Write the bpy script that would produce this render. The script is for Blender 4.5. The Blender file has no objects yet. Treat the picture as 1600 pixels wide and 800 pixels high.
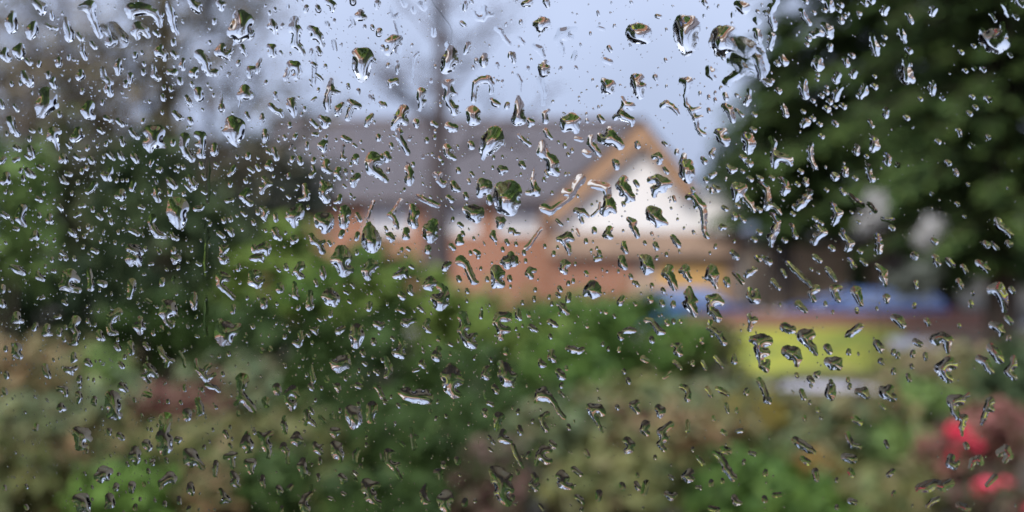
import bpy, math, random
import numpy as np
from mathutils import Vector, Matrix, Euler

# ------------------------------------------------------------------ camera, sky, sun, exposure
SC = bpy.context.scene
COL = SC.collection
R = math.radians
F = 1716.0                                  # focal length in photo pixels (photo 1600 x 800)
EYE = Vector((0.0, 0.0, 3.0))
PANE_D = 0.25                               # metres from the lens to the wet glass
PANE_YAW = R(8.0)                           # the glass is not quite square to the lens

cam_data = bpy.data.cameras.new("camera")
cam = bpy.data.objects.new("camera", cam_data)
COL.objects.link(cam)
cam.location = EYE
cam.rotation_euler = (R(90.0 - 1.336), 0, 0)
cam_data.sensor_width = 36.0
cam_data.lens = F / 1600 * 36.0
cam_data.clip_start = 0.01
cam_data.clip_end = 2000.0
cam_data.dof.use_dof = True
cam_data.dof.focus_distance = 0.2435
cam_data.dof.aperture_fstop = 9.6
SC.camera = cam
SC.render.engine = 'CYCLES'
SC.cycles.use_denoising = True
SC.cycles.max_bounces = 14
SC.cycles.transmission_bounces = 10
SC.cycles.glossy_bounces = 3
SC.cycles.diffuse_bounces = 3
SC.cycles.transparent_max_bounces = 12
SC.cycles.caustics_reflective = False
SC.cycles.caustics_refractive = False
SC.cycles.sample_clamp_indirect = 6.0
SC.view_settings.view_transform = 'Standard'
SC.view_settings.look = 'None'
SC.view_settings.exposure = 1.1
SC.view_settings.gamma = 1.0

world = bpy.data.worlds.new("World")
SC.world = world
world.use_nodes = True
wn, wl = world.node_tree.nodes, world.node_tree.links
wn.clear()
wout = wn.new('ShaderNodeOutputWorld')
wbg = wn.new('ShaderNodeBackground')
wbg.inputs['Strength'].default_value = 0.1
sky = wn.new('ShaderNodeTexSky')
sky.sky_type = 'NISHITA'
sky.sun_disc = False
sky.sun_elevation = R(46)
sky.sun_rotation = R(200)
sky.air_density = 1.0
sky.dust_density = 3.0
# overcast cloud deck: brighter towards the zenith (CIE overcast), with soft cloud mottling
wtc = wn.new('ShaderNodeTexCoord')
wsep = wn.new('ShaderNodeSeparateXYZ')
wl.new(wtc.outputs['Generated'], wsep.inputs[0])
wmr = wn.new('ShaderNodeMapRange')
wmr.inputs['From Min'].default_value = 0.0
wmr.inputs['From Max'].default_value = 1.0
wl.new(wsep.outputs['Z'], wmr.inputs['Value'])
wgr = wn.new('ShaderNodeMix'); wgr.data_type = 'RGBA'
wgr.inputs['A'].default_value = (1.88, 2.22, 3.38, 1)
wgr.inputs['B'].default_value = (7.2, 7.8, 9.5, 1)
wl.new(wmr.outputs['Result'], wgr.inputs['Factor'])
wns = wn.new('ShaderNodeTexNoise')
wns.inputs['Scale'].default_value = 3.5
wns.inputs['Detail'].default_value = 4.0
wl.new(wtc.outputs['Generated'], wns.inputs['Vector'])
wnr = wn.new('ShaderNodeMapRange')
wnr.inputs['From Min'].default_value = 0.3
wnr.inputs['From Max'].default_value = 0.7
wnr.inputs['To Min'].default_value = 0.86
wnr.inputs['To Max'].default_value = 1.12
wl.new(wns.outputs['Fac'], wnr.inputs['Value'])
wmul = wn.new('ShaderNodeVectorMath'); wmul.operation = 'SCALE'
wl.new(wgr.outputs['Result'], wmul.inputs[0])
wl.new(wnr.outputs['Result'], wmul.inputs['Scale'])
wmix = wn.new('ShaderNodeMix'); wmix.data_type = 'RGBA'
wmix.inputs['Factor'].default_value = 0.9
wl.new(sky.outputs['Color'], wmix.inputs['A'])
wl.new(wmul.outputs['Vector'], wmix.inputs['B'])
wl.new(wmix.outputs['Result'], wbg.inputs['Color'])
wl.new(wbg.outputs[0], wout.inputs[0])

sun_data = bpy.data.lights.new("sun", 'SUN')
sun_data.energy = 1.5
sun_data.angle = R(18)
sun_data.color = (1.0, 0.95, 0.88)
sun = bpy.data.objects.new("sun", sun_data)
COL.objects.link(sun)
SUN_DIR = Vector((-0.34 * math.cos(R(46)), -0.94 * math.cos(R(46)), math.sin(R(46))))   # towards the sun: behind the viewer
sun.rotation_euler = SUN_DIR.to_track_quat('Z', 'Y').to_euler()

CAM_ROT = Euler((R(90.0 - 1.336), 0, 0)).to_matrix()


def ray(px, py):
    return CAM_ROT @ Vector(((px - 800.0) / F, (400.0 - py) / F, -1.0))


def at(px, py, Y):
    """the place in the garden, Y metres out, that shows at a photo position"""
    d = ray(px, py)
    return EYE + d * (Y / d.y)


# ------------------------------------------------------------------ helpers
def tag(o, label=None, cat=None, group=None, kind=None):
    if label: o['label'] = label
    if cat: o['category'] = cat
    if group: o['group'] = group
    if kind: o['kind'] = kind
    return o


def empty(name, loc, label=None, cat=None, group=None, rotz=0.0):
    o = bpy.data.objects.new(name, None)
    COL.objects.link(o)
    o.location = loc
    o.rotation_euler = (0, 0, rotz)
    o.empty_display_size = 0.1
    return tag(o, label, cat, group)


class MB:
    """collects polygons, then links them as one mesh object"""
    def __init__(self):
        self.v, self.f = [], []

    def add(self, vs, fs):
        b = len(self.v)
        self.v += [tuple(p) for p in vs]
        self.f += [tuple(i + b for i in f) for f in fs]

    def box(self, x0, x1, y0, y1, z0, z1):
        self.add([(x0, y0, z0), (x1, y0, z0), (x1, y1, z0), (x0, y1, z0), (x0, y0, z1), (x1, y0, z1), (x1, y1, z1), (x0, y1, z1)],
                 [(0, 3, 2, 1), (4, 5, 6, 7), (0, 1, 5, 4), (1, 2, 6, 5), (2, 3, 7, 6), (3, 0, 4, 7)])

    def prism(self, poly, axis, a, b):
        """extrude a 2-D polygon along an axis: 'y' -> poly is (x, z); 'x' -> poly is (y, z); 'z' -> poly is (x, y)"""
        n = len(poly)
        mk = {'y': lambda p, t: (p[0], t, p[1]), 'x': lambda p, t: (t, p[0], p[1]), 'z': lambda p, t: (p[0], p[1], t)}[axis]
        vs = [mk(p, a) for p in poly] + [mk(p, b) for p in poly]
        fs = [tuple(range(n)), tuple(range(2 * n - 1, n - 1, -1))]
        fs += [(i, i + n, (i + 1) % n + n, (i + 1) % n) for i in range(n)]
        self.add(vs, fs)

    def tube(self, pts, rad, sides=6, cap=True):
        pts = [Vector(p) for p in pts]
        vs, fs = [], []
        up = Vector((0.31, 0.17, 0.93))
        for i, p in enumerate(pts):
            t = (pts[min(i + 1, len(pts) - 1)] - pts[max(i - 1, 0)])
            t = t.normalized() if t.length > 1e-9 else Vector((0, 0, 1))
            a = t.cross(up)
            if a.length < 0.05: a = t.cross(Vector((1, 0, 0)))
            a.normalize(); b = t.cross(a)
            r = rad[i] if hasattr(rad, '__len__') else rad
            for k in range(sides):
                an = 2 * math.pi * k / sides
                vs.append(p + (a * math.cos(an) + b * math.sin(an)) * r)
        for i in range(len(pts) - 1):
            for k in range(sides):
                k2 = (k + 1) % sides
                fs.append((i * sides + k, i * sides + k2, (i + 1) * sides + k2, (i + 1) * sides + k))
        if cap:
            fs.append(tuple(range(sides)))
            fs.append(tuple((len(pts) - 1) * sides + k for k in range(sides - 1, -1, -1)))
        self.add(vs, fs)

    def lathe(self, prof, c, axis='z', seg=20):
        """profile of (radius, height) spun about an axis through c"""
        vs, fs = [], []
        for r, h in prof:
            for k in range(seg):
                an = 2 * math.pi * k / seg
                u, w = r * math.cos(an), r * math.sin(an)
                p = {'z': (u, w, h), 'y': (u, h, w), 'x': (h, u, w)}[axis]
                vs.append((c[0] + p[0], c[1] + p[1], c[2] + p[2]))
        for i in range(len(prof) - 1):
            for k in range(seg):
                k2 = (k + 1) % seg
                fs.append((i * seg + k, i * seg + k2, (i + 1) * seg + k2, (i + 1) * seg + k))
        self.add(vs, fs)

    def build(self, name, mat, parent=None, smooth=False, loc=None):
        me = bpy.data.meshes.new(name)
        me.from_pydata(self.v, [], self.f)
        return link(name, me, mat, parent, smooth, loc)


def link(name, me, mat, parent=None, smooth=False, loc=None):
    if mat is not None and not me.materials: me.materials.append(mat)
    if smooth: me.polygons.foreach_set('use_smooth', [True] * len(me.polygons))
    me.update()
    o = bpy.data.objects.new(name, me)
    COL.objects.link(o)
    if parent is not None: o.parent = parent
    if loc is not None: o.location = loc
    return o


def np_mesh(name, V, Q):
    """mesh from numpy: V (n, 3), Q (m, k) faces of k corners"""
    me = bpy.data.meshes.new(name)
    m, k = Q.shape
    me.vertices.add(len(V)); me.loops.add(m * k); me.polygons.add(m)
    me.vertices.foreach_set('co', np.ascontiguousarray(V, np.float32).ravel())
    me.loops.foreach_set('vertex_index', np.ascontiguousarray(Q, np.int32).ravel())
    me.polygons.foreach_set('loop_start', np.arange(0, m * k, k, dtype=np.int32))
    me.polygons.foreach_set('loop_total', np.full(m, k, np.int32))
    me.update(calc_edges=True)
    return me


# ------------------------------------------------------------------ materials
def new_mat(name):
    m = bpy.data.materials.new(name)
    m.use_nodes = True
    nt = m.node_tree
    return m, nt, nt.nodes.get('Principled BSDF')


def solid(name, c, rough=0.6, noise=0.12, scale=6.0, spec=0.4, metal=0.0, coat=0.0, bump=0.0):
    """one paint or material with the small unevenness real surfaces have"""
    m, nt, b = new_mat(name)
    tc = nt.nodes.new('ShaderNodeTexCoord')
    n = nt.nodes.new('ShaderNodeTexNoise')
    n.inputs['Scale'].default_value = scale
    n.inputs['Detail'].default_value = 6.0
    nt.links.new(tc.outputs['Object'], n.inputs['Vector'])
    r = nt.nodes.new('ShaderNodeValToRGB')
    r.color_ramp.elements[0].position, r.color_ramp.elements[1].position = 0.3, 0.7
    r.color_ramp.elements[0].color = (*[x * (1 - noise) for x in c], 1)
    r.color_ramp.elements[1].color = (*[min(1, x * (1 + noise)) for x in c], 1)
    nt.links.new(n.outputs['Fac'], r.inputs['Fac'])
    nt.links.new(r.outputs['Color'], b.inputs['Base Color'])
    b.inputs['Roughness'].default_value = rough
    b.inputs['Specular IOR Level'].default_value = spec
    b.inputs['Metallic'].default_value = metal
    b.inputs['Coat Weight'].default_value = coat
    if bump:
        bp = nt.nodes.new('ShaderNodeBump')
        bp.inputs['Strength'].default_value = bump
        nt.links.new(n.outputs['Fac'], bp.inputs['Height'])
        nt.links.new(bp.outputs['Normal'], b.inputs['Normal'])
    return m


_leafmats = {}


def leaf_mat(name, *cols, rough=0.55):
    """leaves that differ one from the next between the given colours"""
    m, nt, b = new_mat(name)
    g = nt.nodes.new('ShaderNodeNewGeometry')
    r = nt.nodes.new('ShaderNodeValToRGB')
    e = r.color_ramp.elements
    while len(e) < len(cols): e.new(0.5)
    for i, c in enumerate(cols):
        e[i].position = i / max(1, len(cols) - 1)
        e[i].color = (*c, 1)
    nt.links.new(g.outputs['Random Per Island'], r.inputs['Fac'])
    nt.links.new(r.outputs['Color'], b.inputs['Base Color'])
    b.inputs['Roughness'].default_value = rough
    b.inputs['Specular IOR Level'].default_value = 0.12
    return m


def patch_mat(name, cols, scale=0.5, rough=0.85, fine=9.0):
    """ground: patches of several colours with a finer grain on top"""
    m, nt, b = new_mat(name)
    tc = nt.nodes.new('ShaderNodeTexCoord')
    n = nt.nodes.new('ShaderNodeTexNoise')
    n.inputs['Scale'].default_value = scale; n.inputs['Detail'].default_value = 5.0
    nt.links.new(tc.outputs['Object'], n.inputs['Vector'])
    r = nt.nodes.new('ShaderNodeValToRGB')
    e = r.color_ramp.elements
    while len(e) < len(cols): e.new(0.5)
    for i, c in enumerate(cols):
        e[i].position = 0.3 + 0.4 * i / max(1, len(cols) - 1); e[i].color = (*c, 1)
    nt.links.new(n.outputs['Fac'], r.inputs['Fac'])
    n2 = nt.nodes.new('ShaderNodeTexNoise')
    n2.inputs['Scale'].default_value = fine; n2.inputs['Detail'].default_value = 8.0
    nt.links.new(tc.outputs['Object'], n2.inputs['Vector'])
    mr = nt.nodes.new('ShaderNodeMapRange')
    mr.inputs['To Min'].default_value = 0.6; mr.inputs['To Max'].default_value = 1.4
    nt.links.new(n2.outputs['Fac'], mr.inputs['Value'])
    vm = nt.nodes.new('ShaderNodeVectorMath'); vm.operation = 'SCALE'
    nt.links.new(r.outputs['Color'], vm.inputs[0]); nt.links.new(mr.outputs['Result'], vm.inputs['Scale'])
    nt.links.new(vm.outputs['Vector'], b.inputs['Base Color'])
    b.inputs['Roughness'].default_value = rough
    bp = nt.nodes.new('ShaderNodeBump'); bp.inputs['Strength'].default_value = 0.5; bp.inputs['Distance'].default_value = 0.05
    nt.links.new(n2.outputs['Fac'], bp.inputs['Height']); nt.links.new(bp.outputs['Normal'], b.inputs['Normal'])
    return m


def brick_mat(name, c1, c2, mortar, scale):
    m, nt, b = new_mat(name)
    tc = nt.nodes.new('ShaderNodeTexCoord')
    sep = nt.nodes.new('ShaderNodeSeparateXYZ')
    nt.links.new(tc.outputs['Object'], sep.inputs[0])
    ad = nt.nodes.new('ShaderNodeMath'); ad.operation = 'ADD'
    nt.links.new(sep.outputs['X'], ad.inputs[0]); nt.links.new(sep.outputs['Y'], ad.inputs[1])
    cb = nt.nodes.new('ShaderNodeCombineXYZ')
    nt.links.new(ad.outputs[0], cb.inputs['X']); nt.links.new(sep.outputs['Z'], cb.inputs['Y'])
    br = nt.nodes.new('ShaderNodeTexBrick')
    br.inputs['Color1'].default_value = (*c1, 1); br.inputs['Color2'].default_value = (*c2, 1); br.inputs['Mortar'].default_value = (*mortar, 1)
    br.inputs['Scale'].default_value = scale
    br.inputs['Mortar Size'].default_value = 0.012
    br.inputs['Brick Width'].default_value = 0.225 ; br.inputs['Row Height'].default_value = 0.075
    nt.links.new(cb.outputs[0], br.inputs['Vector'])
    nt.links.new(br.outputs['Color'], b.inputs['Base Color'])
    b.inputs['Roughness'].default_value = 0.8
    bp = nt.nodes.new('ShaderNodeBump'); bp.inputs['Strength'].default_value = 0.4; bp.inputs['Distance'].default_value = 0.01
    bp.invert = True
    nt.links.new(br.outputs['Fac'], bp.inputs['Height']); nt.links.new(bp.outputs['Normal'], b.inputs['Normal'])
    return m


M = {}
M['bark'] = solid('bark', (0.075, 0.055, 0.04), 0.9, 0.4, 9.0, bump=0.6)
M['bark_olive'] = solid('bark_olive', (0.065, 0.055, 0.03), 0.9, 0.45, 7.0, bump=0.6)
M['bark_grey'] = solid('bark_grey', (0.085, 0.068, 0.07), 0.9, 0.4, 7.0, bump=0.6)
M['stem'] = solid('stem', (0.07, 0.05, 0.035), 0.9, 0.3, 12.0)

# ------------------------------------------------------------------ ground, lawn, drive, paths
def sheet(name, poly, mat, kind='structure'):
    m = MB(); m.add(poly, [tuple(range(len(poly)))])
    return tag(m.build(name, mat), kind=kind)


def grid_ground():
    xs = np.concatenate([np.linspace(-400, -30, 8), np.linspace(-28, 28, 57), np.linspace(30, 400, 8)])
    ys = np.concatenate([np.linspace(-60, -6, 6), np.linspace(-5, 60, 66), np.linspace(65, 900, 12)])
    X, Y = np.meshgrid(xs, ys)
    rng = np.random.default_rng(5)
    Z = np.zeros_like(X)
    for _ in range(7):
        a, b, p = rng.uniform(-0.5, 0.5), rng.uniform(-0.5, 0.5), rng.uniform(0, 6)
        Z += 0.018 * np.sin(a * X + b * Y + p)
    Z = np.where((Y > 18) | (Y < 2), -0.02, Z)
    V = np.stack([X, Y, Z], -1).reshape(-1, 3)
    nx = len(xs); i = np.arange(len(ys) - 1)[:, None] * nx + np.arange(nx - 1)[None]
    Q = np.stack([i, i + 1, i + nx + 1, i + nx], -1).reshape(-1, 4)
    return V, Q


M['ground'] = patch_mat('ground', [(0.028, 0.032, 0.014), (0.050, 0.042, 0.022), (0.042, 0.030, 0.018), (0.030, 0.040, 0.016)], 0.35)
g = link('ground', np_mesh('ground', *grid_ground()), M['ground'], smooth=True)
tag(g, kind='structure')
M['lawn'] = patch_mat('lawn', [(0.26, 0.29, 0.035), (0.34, 0.34, 0.04), (0.15, 0.20, 0.03), (0.30, 0.24, 0.07)], 0.8, fine=30)
M['drive'] = patch_mat('drive', [(0.25, 0.23, 0.25), (0.32, 0.29, 0.31)], 0.7, rough=0.35, fine=25)
M['path'] = patch_mat('path', [(0.54, 0.53, 0.60), (0.64, 0.62, 0.70)], 1.3, rough=0.4, fine=20)
M['soil'] = patch_mat('soil', [(0.09, 0.06, 0.04), (0.15, 0.09, 0.06), (0.11, 0.08, 0.045)], 0.9, fine=18)

sheet('lawn', [(4.6, 22.6, 0.02), (8.6, 22.6, 0.02), (9.3, 25.0, 0.157), (9.9, 27.4, 0.294), (10.3, 29.25, 0.40), (5.7, 29.25, 0.40), (5.0, 26.0, 0.214)], M['lawn'])
sheet('soil_bank', [(8.6, 22.6, 0.02), (15.5, 22.6, 0.02), (16.5, 29.25, 0.40), (10.3, 29.25, 0.40), (9.9, 27.4, 0.294), (9.3, 25.0, 0.157)], M['soil'])
sheet('driveway', [(-9, 29.7, 0.012), (26, 29.7, 0.012), (26, 35.6, 0.012), (-9, 35.6, 0.012)], M['drive'])
pth = MB()
pc = [(4.85, 20.9), (5.5, 21.0), (6.4, 20.9), (7.1, 20.5)]
pw = [0.2, 0.5, 0.55, 0.25]
pth.add([(x, y - w, 0.02) for (x, y), w in zip(pc, pw)] + [(x, y + w, 0.024) for (x, y), w in zip(pc, pw)], [(i, i + 1, i + 5, i + 4) for i in range(3)])
tag(pth.build('garden_path', M['path']), kind='structure')
lz = lambda Y: 0.02 + 0.38 * (Y - 22.6) / 6.65 + 0.008
sheet('patio', [(9.05, 25.9, lz(25.9)), (10.1, 25.9, lz(25.9)), (10.5, 27.5, lz(27.5)), (9.35, 27.5, lz(27.5))], M['path'])
sheet('soil_bed', [(8.3, 17.5, 0.02), (16, 17.5, 0.02), (17, 22.2, 0.02), (8.6, 22.2, 0.02)], M['soil'])

# ------------------------------------------------------------------ the house over the way
M['brick'] = brick_mat('brick', (0.44, 0.165, 0.08), (0.35, 0.125, 0.065), (0.36, 0.26, 0.20), 1.0)
M['tile'] = solid('tile', (0.10, 0.088, 0.098), 0.55, 0.22, 3.0)
M['ridge'] = solid('ridge', (0.13, 0.10, 0.10), 0.6, 0.2, 5.0)
M['white'] = solid('white', (0.82, 0.80, 0.79), 0.45, 0.05, 4.0)
M['whitewall'] = solid('whitewall', (0.88, 0.84, 0.82), 0.7, 0.05, 1.2)
M['verge'] = solid('verge', (0.42, 0.25, 0.15), 0.6, 0.25, 3.0)
M['tan'] = solid('tan', (0.66, 0.40, 0.15), 0.6, 0.12, 2.0)
M['pinktan'] = solid('pinktan', (0.50, 0.36, 0.27), 0.7, 0.12, 2.0)
M['browntile'] = solid('browntile', (0.30, 0.20, 0.14), 0.6, 0.2, 3.0)
M['glass'] = solid('glass', (0.55, 0.54, 0.58), 0.12, 0.10, 1.5, spec=0.6)
M['gutter'] = solid('gutter', (0.10, 0.07, 0.06), 0.5, 0.1)

HY = 36.0
hl, hr = at(405, 312, HY).x, at(905, 312, HY).x
eave = at(600, 306, HY).z
ridge_y = HY + 3.6
ridge = at(700, 190, ridge_y).z
back = HY + 7.2
house = empty('house', (0, HY, 0), 'brick house with a dark tiled roof and an orange-trimmed white gable wing', 'house')


def hb(name, mb, mat, parent=house, smooth=False):
    """a part given in world coordinates, hung on the house"""
    base = Vector(house.location)
    mb.v = [tuple(Vector(p) - base) for p in mb.v]
    return mb.build(name, mat, parent, smooth)


# front wall with true openings: strips between the windows
wins = [(at(572, 0, HY).x, at(640, 0, HY).x), (at(696, 0, HY).x, at(748, 0, HY).x), (at(778, 0, HY).x, at(842, 0, HY).x)]
wz1, wz0 = at(600, 311, HY).z, at(600, 364, HY).z
gz1, gz0 = 1.95, 0.85
m = MB()
xs = [hl] + [v for w in wins for v in w] + [hr]
for i in range(0, len(xs), 2):
    m.box(xs[i], xs[i + 1], HY, HY + 0.3, 0, eave)
for x0, x1 in wins:
    m.box(x0, x1, HY, HY + 0.3, wz1, eave)
    m.box(x0, x1, HY, HY + 0.3, 0, wz0)
m.box(hl, hl + 0.3, HY + 0.3, back, 0, eave)
m.box(hl + .3, hr, back - 0.3, back, 0, eave)
m.prism([(HY, eave), (back, eave), (ridge_y, ridge - 0.25)], 'x', hl + 0.01, hl + 0.29)
wall = hb('wall', m, M['brick'])
# roof: two slopes with thickness, courses of tiles as steps
m = MB()
ov, n = 0.35, 14
for side in (0, 1):
    ye = HY - ov if side == 0 else back + ov
    for i in range(n):
        t0, t1 = i / n, (i + 1) / n
        y0, y1 = ye + (ridge_y - ye) * t0, ye + (ridge_y - ye) * t1
        z0, z1 = eave - 0.12 + (ridge - eave + 0.12) * t0, eave - 0.12 + (ridge - eave + 0.12) * t1
        m.add([(hl - .3, y0, z0 + .03), (hr + 2.6, y0, z0 + .03), (hr + 2.6, y1, z1), (hl - .3, y1, z1), (hl - .3, y0, z0 - .06), (hr + 2.6, y0, z0 - .06), (hr + 2.6, y1, z1 - .09), (hl - .3, y1, z1 - .09)],
              [(0, 1, 2, 3), (7, 6, 5, 4), (0, 4, 5, 1), (1, 5, 6, 2), (2, 6, 7, 3), (3, 7, 4, 0)])
roof = hb('roof', m, M['tile'])
m = MB(); m.tube([(hl - .3, ridge_y, ridge + .02), (hr + 2.6, ridge_y, ridge + .02)], 0.12, 8)
hb('ridge_tiles', m, M['ridge'], house).parent = roof
m = MB(); m.tube([(hl - .2, HY - ov - .06, eave - .16), (hr, HY - ov - .06, eave - .16)], 0.07, 8)
hb('gutter', m, M['gutter'])
for (x0, x1) in wins:
    for (z0, z1) in ((wz0, wz1),):
        fr = MB()
        t = 0.09
        fr.box(x0, x0 + t, HY + .06, HY + .16, z0, z1); fr.box(x1 - t, x1, HY + .06, HY + .16, z0, z1)
        fr.box(x0 + t, x1 - t, HY + .06, HY + .16, z1 - t, z1); fr.box(x0 + t, x1 - t, HY + .06, HY + .16, z0, z0 + t)
        xm = (x0 + x1) / 2
        fr.box(xm - .035, xm + .035, HY + .065, HY + .155, z0 + t, z1 - t)
        w = hb('window', fr, M['white'])
        pn = MB(); pn.box(x0 + t, x1 - t, HY + .10, HY + .12, z0 + t, z1 - t)
        hb('pane', pn, M['glass']).parent = w
        sl = MB(); sl.box(x0 - .06, x1 + .06, HY - .05, HY + .05, z0 - .07, z0 - .003)
        hb('sill', sl, M['white']).parent = w

# gable wing, nearer to the viewer
GY = 34.4
apx = at(1000, 190, GY); lf = at(845, 330, GY); rf = at(1086, 300, GY)
zc = at(0, 362, GY).z            # bottom of the white cladding
ext = at(1158, 303, GY)
m = MB()
k = 0.42
m.prism([(lf.x + k, zc), (rf.x, zc), (rf.x, rf.z - .1), (apx.x, apx.z - .55), (lf.x + k, lf.z + .12)], 'y', GY, GY + 0.25)
hb('gable_wall', m, M['whitewall'])
m = MB(); m.box(rf.x + .004, ext.x, GY + .1, GY + 3, zc, ext.z); hb('side_wall', m, M['whitewall'])
m = MB(); m.prism([(rf.x, ext.z + .004), (ext.x + .25, ext.z + .004), (ext.x + .1, ext.z + .07), (rf.x, ext.z + .12)], 'y', GY - .12, GY + 3.2); hb('side_roof', m, M['white'])
m = MB()
xl, xr = lf.x + k, ext.x
m.box(xl, apx.x - .25, GY + .02, GY + .3, 0, zc - .005)
hb('lower_wall', m, M['brick'])
m = MB(); m.box(xr - .3, xr, GY + .02, GY + .3, 0, zc - .005)
hb('brick_pier', m, M['pinktan'])
m = MB(); m.box(apx.x - .25 + .004, xr - .304, GY + .14, GY + .3, 0, zc - .01); hb('garage_surround', m, M['pinktan'])
m = MB()
gx0, gx1 = at(1030, 0, GY).x, xr - .45
nb = 12
for i in range(nb):
    a0 = gx0 + (gx1 - gx0) * i / nb; a1 = gx0 + (gx1 - gx0) * (i + 1) / nb
    m.box(a0 + .008, a1 - .008, GY + .06, GY + .136, 0.02, 2.02)
hb('garage_door', m, M['tan'])
# tiled canopy under the cladding
m = MB()
zt, zb = zc - .01, at(0, 397, GY - .5).z
for i in range(5):
    t0, t1 = i / 5, (i + 1) / 5
    y0, y1 = GY - .02 - .28 * t0, GY - .02 - .28 * t1
    z0, z1 = zt + (zb - zt) * t0, zt + (zb - zt) * t1
    m.add([(xl - .2, y0, z0), (xr + .15, y0, z0), (xr + .15, y1, z1 + .03), (xl - .2, y1, z1 + .03), (xl - .2, y0, z0 - .1), (xr + .15, y0, z0 - .1), (xr + .15, y1, z1 - .1), (xl - .2, y1, z1 - .1)],
          [(0, 3, 2, 1), (4, 5, 6, 7), (0, 1, 5, 4), (1, 2, 6, 5), (2, 3, 7, 6), (3, 0, 4, 7)])
hb('canopy', m, M['browntile'])
# verges (broad orange boards) and the wing's own roof behind them
def board(p, q, w, y0, y1):
    d = Vector((q.x - p.x, 0, q.z - p.z)).normalized(); nn = Vector((d.z, 0, -d.x))
    if nn.z > 0: nn = -nn
    pts = [(p.x, p.z), (q.x, q.z), (q.x + nn.x * w, q.z + nn.z * w), (p.x + nn.x * w, p.z + nn.z * w)]
    mb = MB(); mb.prism(pts, 'y', y0, y1); return mb
hb('verge_board', board(lf, apx, .56, GY - .42, GY - .02), M['verge'])
hb('verge_board', board(apx, rf, .40, GY - .425, GY - .025), M['verge'])
m = MB()
for p, q in ((lf, apx), (apx, rf)):
    m.add([(p.x, GY - .5, p.z + .005), (q.x, GY - .5, q.z + .005), (q.x, GY + 5.5, q.z + .005), (p.x, GY + 5.5, p.z + .005), (p.x, GY - .5, p.z + .13), (q.x, GY - .5, q.z + .13), (q.x, GY + 5.5, q.z + .13), (p.x, GY + 5.5, p.z + .13)],
          [(0, 3, 2, 1), (4, 5, 6, 7), (0, 1, 5, 4), (1, 2, 6, 5), (2, 3, 7, 6), (3, 0, 4, 7)])
hb('wing_roof', m, M['tile'])

# neighbouring garage and fence end seen under the conifers
nb_h = empty('garage', (at(1265, 0, 35.5).x, 35.5, 0), 'sandy rendered garage standing beyond the blue cars under the conifers', 'garage')
x0, x1 = at(1208, 0, 35.5).x - nb_h.location.x, at(1330, 0, 35.5).x - nb_h.location.x
M['sand'] = solid('sand', (0.74, 0.53, 0.33), 0.7, 0.1, 2.0)
m = MB(); m.box(x0, x1, 0, 4, 0, 2.55); m.build('wall', M['sand'], nb_h)
m = MB(); m.box(x0 - .15, x1 + .15, -.2, 4.2, 2.555, 2.72); m.build('roof', M['gutter'], nb_h)
m = MB(); m.box(x0 + .3, x1 - .3, -.06, -.004, 0.02, 2.1); m.build('door', M['sand'], nb_h)

# low brick wall along the lawn
gw = empty('garden_wall', (0, 29.4, 0), 'low red brick wall edging the yellow-green lawn below the cars', 'wall')
M['lowbrick'] = brick_mat('lowbrick', (0.33, 0.13, 0.08), (0.26, 0.10, 0.07), (0.26, 0.2, 0.17), 1.0)
m = MB(); m.box(4.6, 13.2, 0, 0.24, 0, 0.74); m.build('wall', M['lowbrick'], gw)
m = MB(); m.box(4.55, 13.25, -.03, 0.27, 0.743, 0.80); m.build('coping', M['lowbrick'], gw)

# ------------------------------------------------------------------ cars
M['tyre'] = solid('tyre', (0.02, 0.02, 0.02), 0.8, 0.1)
M['rim'] = solid('rim', (0.45, 0.45, 0.47), 0.3, 0.05, metal=0.9)
M['carglass_sky_tint'] = solid('carglass_sky_tint', (0.12, 0.16, 0.28), 0.05, 0.05, spec=0.8)  # bluish sky reflection put into the base colour
M['lamp'] = solid('lamp', (0.7, 0.7, 0.7), 0.15, 0.05)
M['redlamp'] = solid('redlamp', (0.4, 0.02, 0.02), 0.2, 0.05)
M['trim'] = solid('trim', (0.025, 0.025, 0.028), 0.6, 0.05)


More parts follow.
